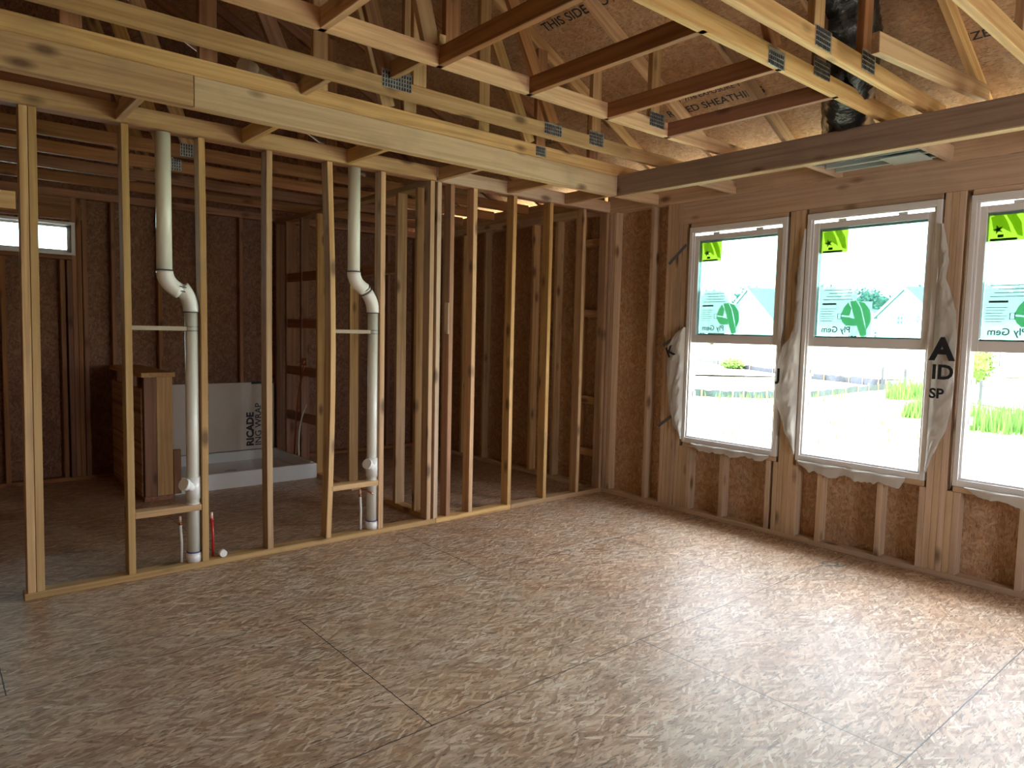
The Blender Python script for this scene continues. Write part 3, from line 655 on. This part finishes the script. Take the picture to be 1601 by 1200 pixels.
f3 = sheet('house_wrap', [(2.22, -2.768, -2.782, X0, X0), (2.10, -2.768, -2.81, X0, X0-.004), (1.98, -2.768, -2.835, X0, X0-.01), (1.88, -2.768, -2.825, X0, X0-.02), (1.78, -2.768, -2.86, X0, X0-.02), (1.68, -2.768, -2.892, X0, X0-.018), (1.5, -2.768, -2.905, X0, X0-.012), (1.3, -2.768, -2.905, X0, X0-.01),
        (1.1, -2.768, -2.903, X0, X0-.01), (.96, -2.768, -2.885, X0, X0-.014), (.84, -2.768, -2.84, X0, X0-.018), (.74, -2.768, -2.80, X0, X0-.01), (.66, -2.768, -2.778, X0, X0)],
      'crumpled wrap flap with black lettering between the middle and right windows', seed=3, fold=.012)
XT = X0-.052
def wtext(body, y, z, size, par, rot=0, off=.03):
    a = R(rot); xd = Vector((0, -math.cos(a), math.sin(a))); yd = Vector((0, math.sin(a), math.cos(a)))
    text('printed_lettering', body, size, BLACK, par, (XT, y, z), xd, yd, offset=size*off)
wtext('A', -2.775, 1.38, .19, f3, 0, .04); wtext('ID', -2.785, 1.26, .125, f3); wtext('SP', -2.780, 1.14, .085, f3)
wtext('K', -.765, 1.30, .12, f1, 25); 
wtext('J', -1.752, 1.18, .12, f2)
# lower edges of the wrap under the sills
def hem(y0, y1, drop, label, seed):
    r_ = random.Random(seed); bm = bmesh.new(); n = 60; rows = []
    prof = [(X0+.0, .606), (X0-.018, .600), (X0-.022, .585), (X0-.012, .560), (X0-.006, .535)]
    for i in range(n+1):
        t = i/n; y = y0+(y1-y0)*t
        e = min(1, t/.10, (1-t)/.06); dd = drop[0]+(drop[1]-drop[0])*t
        rows.append([bm.verts.new((px-.006*math.sin(t*23+j+seed)-abs(r_.uniform(-.003, .003)), y, .606-(.606-pz)*(.25+.75*e)*dd/.07*(1+j*.12*noise.noise(Vector((y*9, seed, 0)))+j*.10*noise.noise(Vector((y*31, seed, 2)))))) for j, (px, pz) in enumerate(prof)])
    for a, b in zip(rows, rows[1:]):
        for k in range(len(prof)-1): bm.faces.new((a[k], a[k+1], b[k+1], b[k]))
    o = link('house_wrap', bm, WRAP, None, smooth=True); s = o.modifiers.new('thickness', 'SOLIDIFY'); s.thickness = .0012
    s = o.modifiers.new('smooth', 'SUBSURF'); s.levels = 1; s.render_levels = 2
    tag(o, label, 'house wrap', 'house wrap edges around the windows')
hem(-1.0, -1.70, (.06, .05), 'ragged white wrap hem under the sill of the left window', 4)
hem(-1.93, -2.66, (.075, .075), 'ragged white wrap hem under the sill of the middle window', 5)
hem(-3.0, -3.75, (.05, .08), 'ragged wrap hem under the sill of the right window', 6)
# grey-blue chalk and tape stripes on the jamb studs left of the first window
for k, (y0, z0, y1, z1) in enumerate([(-.69, 2.09, -.86, 2.24), (-.66, 1.40, -.745, 1.45), (-.64, .70, -.80, .82)]):
    o = board('tape_strip', (XW-.0018, y0, z0), (XW-.0018, y1, z1), .026, .0016, (1, 0, 0), plain('grey_tape', (.13, .16, .19), .6), None, bev=0)
    tag(o, ['top', 'middle', 'lowest'][k]+' slanting grey tape strip on the studs left of the left window', 'tape', 'grey tape strips on the studs')

# ------------------------------------------------------------------ plumbing
def drain(name, lab, xt, xb, zbend0, zbend1, zt, capx):
    y = .045
    p = empty(name, (xb, y, 0)); tag(p, lab, 'pipe', 'white vent pipes in the stud wall')
    r1, r2 = .042, .0375
    tube('upper_pipe', [(xt, y, H-.002), (xt, y, zbend0)], r1, PVC, p, seg=24)
    e1 = (xt+.085, y, zbend0-.10); e2 = (xb-.055, y, zbend1+.085)
    tube('upper_elbow', arc((xt, y, zbend0+.02), (xt, y, zbend0-.06), e1, 8), r1*1.10, PVC2, p, seg=24)
    tube('offset_pipe', [e1, e2], r1*.97, PVC, p, seg=24)
    tube('lower_elbow', arc(e2, (xb, y, zbend1+.02), (xb, y, zbend1-.06), 8), r1*1.06, PVC2, p, seg=24)
    tube('cement_ring', [(xt, y, zbend0+.022), (xt, y, zbend0+.014)], r1*1.14, CEM, p, seg=24)
    mid = (Vector(e1)+Vector(e2))/2; dv = (Vector(e2)-Vector(e1)).normalized()
    for q in (Vector(e1), Vector(e2)): tube('cement_ring', [q-dv*.003, q+dv*.003], r1*1.12, CEM, p, seg=24)
    tube('cement_ring', [(xb, y, zbend1-.058), (xb, y, zbend1-.064)], r1*1.12, CEM, p, seg=24)
    tube('lower_pipe', [(xb, y, zbend1-.04), (xb, y, .055)], r2, PVC, p, seg=24)
    t = tube('tee_fitting', [(xb, y, zt+.06), (xb, y, zt-.075)], r2*1.16, PVC2, p, seg=24)
    tube('tee_branch', arc((xb, y-.0, zt-.02), (xb-.02, y-.03, zt+.005), (xb-.055, y-.045, zt+.022), 5), .026, PVC2, t, seg=18)
    tube('white_cap', [(xb-.050, y-.043, zt+.020), (xb-.072, y-.055, zt+.030)], .036, PVC2, t, seg=20)
    tube('coupling', [(xb, y, zt-.10), (xb, y, zt-.15)], r2*1.10, PVC2, p, seg=24)
    tube('floor_coupling', [(xb, y, .095), (xb, y, .0385)], r2*1.16, PVC2, p, seg=24)
    tube('primer_ring', [(xb, y, .103), (xb, y, .096)], r2*1.14, plain('purple_primer', (.10, .08, .25), .5), p, seg=24)
    for dz in (-.012, .012): tube('band_clamp', [(xb, y, 1.462+dz), (xb, y, 1.462+dz+.006)], r2*1.06, STEEL, p, seg=24)
    return p
drain('vent_pipe', 'thick white vent pipe with an offset bend in the left stud bay', .188, .333, 1.785, 1.625, .505, 0)
drain('vent_pipe', 'thick white vent pipe with an offset bend in the right stud bay', 1.405, 1.558, 1.862, 1.66, .50, 0)
for (a, b, lab) in ((.003, .296, 'left'), (1.25, 1.52, 'right')):
    o = bxm('metal_strap', (a, .006, 1.453), (b-.001, .0095, 1.478), plain('pale_strap', (.42, .34, .24), .6)); tag(o, 'thin pale strap holding the '+lab+' vent pipe to its stud', 'strap', 'pipe straps')
def pex(x, y, z1, mat, lab, cap):
    p = empty('supply_tube', (x, y, 0)); tag(p, lab, 'pipe', 'small water tubes rising from the floor plate')
    tube('tube', [(x, y, .0385), (x+.002, y, z1*.6), (x-.004, y, z1)], .0085, mat, p, seg=12)
    tube('crimp_ring', [(x-.004, y, z1-.004), (x-.004, y, z1+.012)], .011, COPPER if cap else RED, p, seg=12)
    tube('stub_end', [(x-.004, y, z1+.012), (x-.006, y, z1+.05)], .008, plain('pale_stub', (.75, .5, .42), .4), p, seg=12)
pex(.265, .062, .275, PVC2, 'thin white water tube standing beside the left vent pipe', 1)
pex(.452, .070, .27, RED, 'red water tube standing behind the second single stud', 0)
pex(1.478, .060, .285, PVC2, 'thin white water tube standing beside the right vent pipe', 1)
o = tube('supply_tube', arc((1.478, .060, .335), (1.50, .02, .335), (1.545, -.005, .30), 6), .005, COPPER); tag(o, 'tiny bent copper tube under the right pipe ledge', 'pipe')
o = tube('pipe_cap', [(.50, .05, .060), (.50, .012, .060)], .022, PVC2, seg=18); tag(o, 'small round white cap lying on the floor plate beside the red tube', 'cap')
# attic pipe
p = empty('attic_pipe', (.6, -.17, 3)); tag(p, 'short white pipe lying in the attic above the long beam', 'pipe')
tube('pipe', [(.60, -.17, 3.0), (1.02, .02, 2.93)], .04, PVC, p, seg=20); tube('pipe_socket', [(.565, -.186, 3.005), (.64, -.152, 2.995)], .046, PVC2, p, seg=20)
p2 = tube('attic_pipe', [(1.15, -.3, 2.90), (1.34, -.22, 2.90)], .035, PVC2, seg=20); tag(p2, 'white pipe end showing under the first truss chord beside the stubby cross board', 'pipe')

# ------------------------------------------------------------------ bathroom: shower pan, knee wall, protective board, copper
sp_ = empty('shower_pan', (1.4, 2.5, 0)); tag(sp_, 'white low shower pan behind the open stud wall', 'shower pan')
bm = bmesh.new(); x0, x1, y0, y1 = .74, 2.06, 2.05, 3.12
addbox(bm, (x0, y0, 0), (x1, y0+.07, .145)); addbox(bm, (x0, y1-.04, 0), (x1, y1, .15)); addbox(bm, (x0, y0+.07, 0), (x0+.04, y1-.04, .15)); addbox(bm, (x1-.04, y0+.07, 0), (x1, y1-.04, .15))
bmesh.ops.bevel(bm, geom=bm.edges[:], offset=.006, segments=2, affect='EDGES'); link('rim', bm, PANW, sp_)
bm = bmesh.new(); addbox(bm, (x0+.04, y0+.07, 0), (x1-.04, y1-.04, .05)); link('basin', bm, PANW, sp_)
tube('drain_hole', [(1.4, 2.58, .0505), (1.4, 2.58, .056)], .055, STEEL, sp_, seg=20)
pb = empty('protective_sheet', (1.3, 3.13, .2)); tag(pb, 'beige wrap sheet with black lettering standing behind the shower pan', 'sheet')
bm = bmesh.new(); addbox(bm, (.76, 3.125, .152), (2.05, 3.15, .88)); bmesh.ops.bevel(bm, geom=bm.edges[:], offset=.003, segments=1, affect='EDGES'); link('sheet', bm, CARD, pb)
def btext(body, x, z, size, off): text('printed_lettering', body, size, BLACK, pb, (x, 3.1235, z), (0, 0, 1), (-1, 0, 0), offset=size*off)
btext('RICADE', 1.820, .19, .105, .045); btext('ING WRAP', 1.905, .19, .095, .012)
btext('00', 1.30, .56, .07, 0); btext('SHOWER BASE', 1.36, .56, .03, 0)
bm = bmesh.new(); addbox(bm, (1.80, 3.119, .862), (2.04, 3.124, .882)); link('black_tape', bm, BLACK, pb)
kw = empty('knee_wall', (.6, 2.5, 0)); tag(kw, 'short half-height stud wall with a flat board cap left of the shower', 'knee wall')
bxm('bottom_plate', (.48, 1.93, 0), (.705, YB-.005, .038), PINE_RED, kw)
bxm('cap_board', (.46, 1.90, 1.045), (.72, YB-.005, 1.083), PINE, kw)
bxm('end_post', (.58, 1.93, .039), (.705, 1.97, 1.044), PINE, kw); bxm('end_post', (.485, 1.93, .039), (.578, 1.97, 1.044), PINE_RED, kw)
bxm('side_block', (.706, 1.92, .039), (.765, 1.965, .42), PINE_RED, kw)
for y in (2.14, 2.55, 2.95): bxm('stud', (.485, y, .039), (.70, y+.038, 1.044), PINE_RED, kw)
bxm('side_board', (.470, 1.975, .039), (.484, 3.10, .95), OSB_W, kw)
o = bxm('shelf_board', (.77, 2.06, .42), (1.16, 2.16, .44), PINE_RED); bpy.data.objects.remove(o)
p = empty('shower_riser', (2.12, 2.5, .2)); tag(p, 'copper shower riser with looping tubes inside the cross wall', 'pipe')
tube('copper_tube', arc((2.05, 2.58, .16), (2.03, 2.50, .75), (2.06, 2.34, 1.12), 10), .010, COPPER, p, seg=10)
tube('white_tube', arc((2.05, 2.46, .16), (2.03, 2.46, .5), (2.06, 2.30, .70), 10), .008, PVC, p, seg=10)
tube('valve_body', [(2.05, 2.34, 1.10), (2.05, 2.34, 1.17)], .022, COPPER, p, seg=12)
bm = bmesh.new(); addbox(bm, (-.60, 2.72, 0), (-.48, 2.78, .035)); bmesh.ops.bevel(bm, geom=bm.edges[:], offset=.008, segments=2, affect='EDGES')
tag(link('wood_offcut', bm, PINE_PALE), 'small pale wood offcut on the dark floor at the far left', 'offcut')
bm = bmesh.new(); addbox(bm, (.395, 2.2, .60), (.468, 2.26, .72)); tag(link('outlet_box', bm, PINE), 'small square block fixed to the left side of the knee wall', 'block')

# ------------------------------------------------------------------ attic duct and bracket bundle
def duct(pts, r, lab):
    P = []
    cps = [Vector(p) for p in pts]
    for i in range(len(cps)-1):
        a, b, c, d = cps[max(i-1, 0)], cps[i], cps[i+1], cps[min(i+2, len(cps)-1)]
        for k in range(14):
            t = k/14; P.append(.5*((2*b)+(-a+c)*t+(2*a-5*b+4*c-d)*t*t+(-a+3*b-3*c+d)*t**3))
    P.append(cps[-1]); rs = [r*(1+.025*(1 if k % 2 else -1)+.03*math.sin(k*.9)) for k in range(len(P))]
    o = link('flexible_duct', tube_bm(P, rs, seg=24), DUCTM, None, smooth=True); tag(o, lab, 'duct')
duct([(3.78, -2.22, 2.84), (3.40, -2.40, 2.88), (3.07, -2.56, 3.0), (2.86, -2.64, 3.19), (2.5, -2.64, 3.38), (1.8, -2.64, 3.72)], .14, 'black ribbed flexible duct curving down behind the chords over the middle window')
vb = empty('metal_bracket', (3.7, -2.4, 2.66)); tag(vb, 'bundle of pale metal strips lying across the blocks above the middle window', 'metal bracket')
MB_ = plain('blue_grey_metal', (.22, .30, .33), .35, .6); MW = plain('pale_green_metal', (.55, .66, .60), .4, .2)
bxm('tray', (3.50, -2.77, 2.640), (3.86, -2.16, 2.66), MB_, vb); bxm('rail', (3.53, -2.775, 2.600), (3.56, -2.155, 2.639), MB_, vb); bxm('rail', (3.66, -2.775, 2.600), (3.685, -2.155, 2.639), MW, vb)
bxm('rail', (3.80, -2.775, 2.600), (3.82, -2.155, 2.639), MW, vb); bxm('end_plate', (3.60, -2.74, 2.592), (3.82, -2.52, 2.5995), MW, vb)

# ------------------------------------------------------------------ outdoors
def ground_z(x): return -.5
bm = bmesh.new(); 
bmesh.ops.create_grid(bm, x_segments=90, y_segments=90, size=1)
for v in bm.verts:
    v.co.x = 4+ (v.co.x+1)/2*150; v.co.y = v.co.y*110+10
    v.co.z = -.5+.05*math.sin(v.co.x*.7)*math.cos(v.co.y*.6)
m, n, b_ = new_mat('pale_grass_and_dirt'); L = n.links.new
t = N(n, 'ShaderNodeTexCoord'); z = N(n, 'ShaderNodeTexNoise'); z.inputs['Scale'].default_value = .5; z.inputs['Detail'].default_value = 8; L(t.outputs['Object'], z.inputs['Vector'])
r = N(n, 'ShaderNodeValToRGB'); r.color_ramp.elements[0].position = .42; r.color_ramp.elements[1].position = .58
r.color_ramp.elements[0].color = (.40, .42, .22, 1); r.color_ramp.elements[1].color = (.64, .60, .48, 1); L(z.outputs['Fac'], r.inputs[0]); L(r.outputs[0], b_.inputs['Base Color']); b_.inputs['Roughness'].default_value = 1
tag(link('ground', bm, m), kind='structure')
def strip(name, pts, w_, mat, lab, cat):
    bm = bmesh.new(); g = []
    for p, q in pts: g.append((bm.verts.new((p[0], p[1], -.44)), bm.verts.new((q[0], q[1], -.44))))
    for a, b in zip(g, g[1:]): bm.faces.new((a[0], a[1], b[1], b[0]))
    tag(link(name, bm, mat), lab, cat)
gravel = plain('pale_gravel', (.50, .47, .42), .95, noise=.1, scale=1)
strip('gravel_lot', [((22, 22), (42, 45)), ((30, 14.5), (60, 20)), ((36, 9), (62, 4))], 0, gravel, 'pale gravel lot beyond the silt fences', 'ground')
def silt(pts, h, lab, mat):
    f = empty('silt_fence', (pts[0][0], pts[0][1], -.5)); tag(f, lab, 'fence', 'low fabric silt fences')
    bm = bmesh.new(); N_ = 10; fine = []
    for (a, b) in zip(pts, pts[1:]):
        for k in range(N_): t = k/N_; fine.append((a[0]+(b[0]-a[0])*t, a[1]+(b[1]-a[1])*t))
    fine.append(pts[-1]); rr = random.Random(3); col_ = []
    for i, (x, y) in enumerate(fine):
        s = .08*math.sin(i*1.3); hh = h*(1-.25*rr.random())
        col_.append([bm.verts.new((x+s, y, -.56)), bm.verts.new((x+s*.6, y, -.5+hh*.5)), bm.verts.new((x+s*.3, y, -.5+hh))])
    for a, b in zip(col_, col_[1:]):
        for k in (0, 1): bm.faces.new((a[k], b[k], b[k+1], a[k+1]))
    o = link('fabric', bm, mat, f); s = o.modifiers.new('thickness', 'SOLIDIFY'); s.thickness = .004
    for i in range(0, len(fine), 3): x, y = fine[i]; bxm('stake', (x-.02, y-.02, -.55), (x+.02, y+.02, -.45+h), PINE_RED, f)
FAB = plain('black_fabric', (.008, .022, .022), .8, noise=.4, scale=2); FAB2 = plain('grey_fabric', (.025, .03, .045), .8, noise=.4, scale=1)
silt([(17.6, 9.7), (18.9, 8.3), (19.8, 7.6), (22.2, 6.9), (26, 7.1), (29.3, 7.3)], .26, 'near dark silt fence sagging across the yard', FAB)
silt([(44, 27), (37, 19.5), (34, 15.5), (31.5, 11.2), (30, 8.6), (29.6, 7.5)], .36, 'far grey silt fence slanting toward the gravel lot', FAB2)
IRON = plain('black_iron', (.02, .03, .03), .5)
def iron(pts, h, lab, step=.12, z=-.5):
    f = empty('iron_fence', (pts[0][0], pts[0][1], z)); tag(f, lab, 'fence', 'black metal fences outside')
    for a, b in zip(pts, pts[1:]):
        a3, b3 = Vector((a[0], a[1], z)), Vector((b[0], b[1], z)); L_ = (b3-a3).length; d = (b3-a3)/L_
        for hz in (.15, h-.1): board('rail', a3+Vector((0, 0, hz)), b3+Vector((0, 0, hz)), .03, .035, (0, 0, 1), IRON, f, bev=0)
        bm = bmesh.new(); k = 0
        while k*step < L_: p = a3+d*k*step; addbox(bm, (p.x-.008, p.y-.008, z+.05), (p.x+.008, p.y+.008, z+h)); k += 1
        o = link('pickets', bm, IRON, f); o['kind'] = 'stuff'
        bxm('post', (a[0]-.04, a[1]-.04, z-.02), (a[0]+.04, a[1]+.04, z+h+.06), IRON, f)
iron([(29.9, 7.95), (28.4, 6.5), (25.5, 4.4), (22.8, 2.33), (20.5, .0), (18.5, -2)], .80, 'black metal fence with open pickets right of the silt fences', .14)
iron([(82, 27), (74, 20), (66, 13.5), (58, 6), (50, -3)], 1.3, 'long black metal fence far away on the right', .3)
# trees
LEAF = plain('dark_leaves', (.022, .05, .032), .9, noise=.5, scale=.8); BARK = plain('bark', (.10, .07, .05), .9)
LEAF2 = plain('bright_leaves', (.08, .17, .02), .9, noise=.35, scale=3)
def crown_bm(r, h, seed, n=420, leaf=.5):
    rr = random.Random(seed); bm = bmesh.new()
    g = bmesh.ops.create_icosphere(bm, subdivisions=3, radius=1)
    for v in g['verts']:
        d = v.co.copy(); k = .72+.16*math.sin(d.x*5+seed)*math.cos(d.y*6+seed)+.10*math.sin(d.z*9+seed*2)
        v.co = Vector((d.x*r*k, d.y*r*k, h/2+d.z*h/2*k))
    for i in range(n):
        a, c = rr.uniform(0, math.tau), rr.uniform(-1, 1); s = math.sqrt(1-c*c); q = rr.uniform(.72, 1.02)
        p = Vector((math.cos(a)*s*r*q, math.sin(a)*s*r*q, h/2+c*h/2*q)); u = Vector((rr.uniform(-1, 1), rr.uniform(-1, 1), rr.uniform(-1, 1))).normalized()*leaf; v = u.orthogonal().normalized()*leaf*.6
        bm.faces.new([bm.verts.new(p-u), bm.verts.new(p+v), bm.verts.new(p+u), bm.verts.new(p-v)])
    return bm
protos = [crown_bm(4.3, 10.5, s, 600, .45) for s in range(3)]
pm = []
for s, bm in enumerate(protos):
    me = bpy.data.meshes.new('crown'); bm.to_mesh(me); bm.free(); me.materials.append(LEAF); pm.append(me)
tr = bmesh.new(); tube_bm([(0, 0, -.4), (0, 0, 1.5), (.1, 0, 4)], [.3, .22, .12], 8, bm=tr); tm = bpy.data.meshes.new('trunk'); tr.to_mesh(tm); tr.free(); tm.materials.append(BARK)
rt = random.Random(8); k = 0
WHERE = ['seen behind the left window', 'seen behind the middle window', 'seen behind the right window']
for i in range(42):
    y = 108-(i//3)*8.4-(i % 3)*2.8; x = 128+(i % 3)*10+rt.uniform(-1, 1); s = rt.uniform(.88, 1.08)
    t = empty('tree', (x, y, -.5)); t.scale = (s, s, s*rt.uniform(.95, 1.12))
    tag(t, 'dark leafy tree in the distant row behind the houses', 'tree', 'distant tree row')
    c = bpy.data.objects.new('crown', pm[i % 3]); col.objects.link(c); c.parent = t; c.location = (0, 0, 1.2)
    c = bpy.data.objects.new('trunk', tm); col.objects.link(c); c.parent = t
# houses
SIDE = plain('white_siding', (.80, .80, .78), .8); ROOFM = plain('grey_shingles', (.07, .11, .12), .9, noise=.1, scale=2); PANE = plain('dark_pane', (.05, .07, .08), .2)
def house(x, y, rot, w_, d_, eave, ridge, lab, wins=()):
    """gable front faces local -X; width w_ along local Y, depth d_ along +X"""
    h = empty('house', (x, y, -.5)); h.rotation_euler = (0, 0, rot); tag(h, lab, 'house', 'white houses outside')
    base = Matrix.Translation((x, y, -.5)) @ Matrix.Rotation(rot, 4, 'Z')
    bm = bmesh.new(); vs = [bm.verts.new((xx, yy, zz)) for xx in (0, d_) for yy, zz in ((-w_/2, 0), (w_/2, 0), (w_/2, eave), (0, ridge), (-w_/2, eave))]
    bmesh.ops.convex_hull(bm, input=vs); link('walls', bm, SIDE, h, base)
    for s in (1, -1):
        bm = bmesh.new(); a = [(-.4, s*(w_/2+.45), eave-.45*(ridge-eave)/(w_/2)), (-.4, 0, ridge), (d_+.4, 0, ridge), (d_+.4, s*(w_/2+.45), eave-.45*(ridge-eave)/(w_/2))]
        vs = [bm.verts.new(Vector(p)+Vector((0, 0, dz))) for p in a for dz in (.03, .25)]; bmesh.ops.convex_hull(bm, input=vs); link('roof_slope', bm, ROOFM, h, base)
        bm = bmesh.new(); a = [(-.46, s*(w_/2+.5), eave-.5*(ridge-eave)/(w_/2)-.1), (-.46, 0, ridge-.1)]
        vs = [bm.verts.new(Vector((p[0]+dx, p[1], p[2]+dz))) for p in a for dx in (0, .06) for dz in (0, .34)]; bmesh.ops.convex_hull(bm, input=vs); link('bargeboard', bm, SIDE, h, base)
    for (yy, zz, ww, hh) in wins:
        f = empty('window', parent=h); f.location = (-.05, yy, zz)
        bm = bmesh.new(); addbox(bm, (-.06, yy-ww/2-.08, zz-hh/2-.08), (.02, yy+ww/2+.08, zz+hh/2+.08)); link('window_trim', bm, SIDE, f, base)
        bm = bmesh.new()
        for sy in (-1, 1):
            for sz in (-1, 1): addbox(bm, (-.08, yy+sy*ww/4-ww*.17, zz+sz*hh/4-hh*.17), (-.055, yy+sy*ww/4+ww*.17, zz+sz*hh/4+hh*.17))
        link('window_glass', bm, PANE, f, base)
    return h
house(85, 47.9, R(-19), 9.4, 13, 4.4, 8.3, 'large white gabled house with a pale roof seen through the left window')
house(85, 28.05, R(-29), 9.0, 13, 4.7, 7.8, 'white gabled house with a small square window seen through the middle window', wins=[(.7, 4.2, 1.0, 1.0), (-2.0, 4.3, .4, .9)])
house(100, 38.0, R(-10), 4.0, 8, 3.4, 5.8, 'small distant white house between the two large gabled houses', wins=[(-.9, 2.6, .9, .9), (.9, 2.6, .7, .9)])
# grass tufts and shrubs
BL = plain('grass_blades', (.065, .17, .02), .9, noise=.3, scale=3)
def tufts(name, cx, cy, rx, ry, n, h, lab, seed=1):
    rr = random.Random(seed); bm = bmesh.new()
    for i in range(n):
        a = rr.uniform(0, math.tau); q = math.sqrt(rr.random()); x = cx+math.cos(a)*q*rx; y = cy+math.sin(a)*q*ry; hh = h*rr.uniform(.4, 1); d = rr.uniform(0, math.tau); w_ = .02
        dx, dy = math.cos(d)*w_, math.sin(d)*w_; lx, ly = rr.uniform(-.2, .2)*hh, rr.uniform(-.2, .2)*hh
        bm.faces.new([bm.verts.new((x-dx, y-dy, -.52)), bm.verts.new((x+dx, y+dy, -.52)), bm.verts.new((x+lx, y+ly, -.5+hh))])
    o = link(name, bm, BL); tag(o, lab, 'grass', kind='stuff')
tufts('tall_grass', 24.8, 4.9, 1.6, .6, 900, .8, 'bright green tall grass at the right side of the middle window view', 2)
tufts('tall_grass', 19.2, 2.6, 1.0, .35, 500, .65, 'green grass clump low at the right side of the middle window view', 3)
tufts('tall_grass', 18.6, .3, 1.6, 1.8, 2400, .62, 'broad patch of bright green grass in the right window view', 4)
tufts('tall_grass', 21, 7.6, 3.5, 2.0, 420, .28, 'thin yellow-green grass along the near silt fence', 5)
tufts('tall_grass', 15, 3.0, 4, 2.4, 160, .3, 'sparse short grass in the middle of the yard', 6)
def shrub(x, y, r, h, lab, s):
    t = empty('shrub', (x, y, -.5)); tag(t, lab, 'shrub')
    o = link('foliage', crown_bm(r, h, s, 500, .09), LEAF2, t, Matrix.Translation((x, y, -.5)))
    tube('stem', [(x, y, -.52), (x, y, 0)], .05, BARK, t, seg=8)
shrub(35.5, 6.2, .75, 2.0, 'light green shrub at the left edge of the right window view', 11)
shrub(35.5, 18.6, .7, .7, 'small bright green bush at the far silt fence in the left window view', 12)
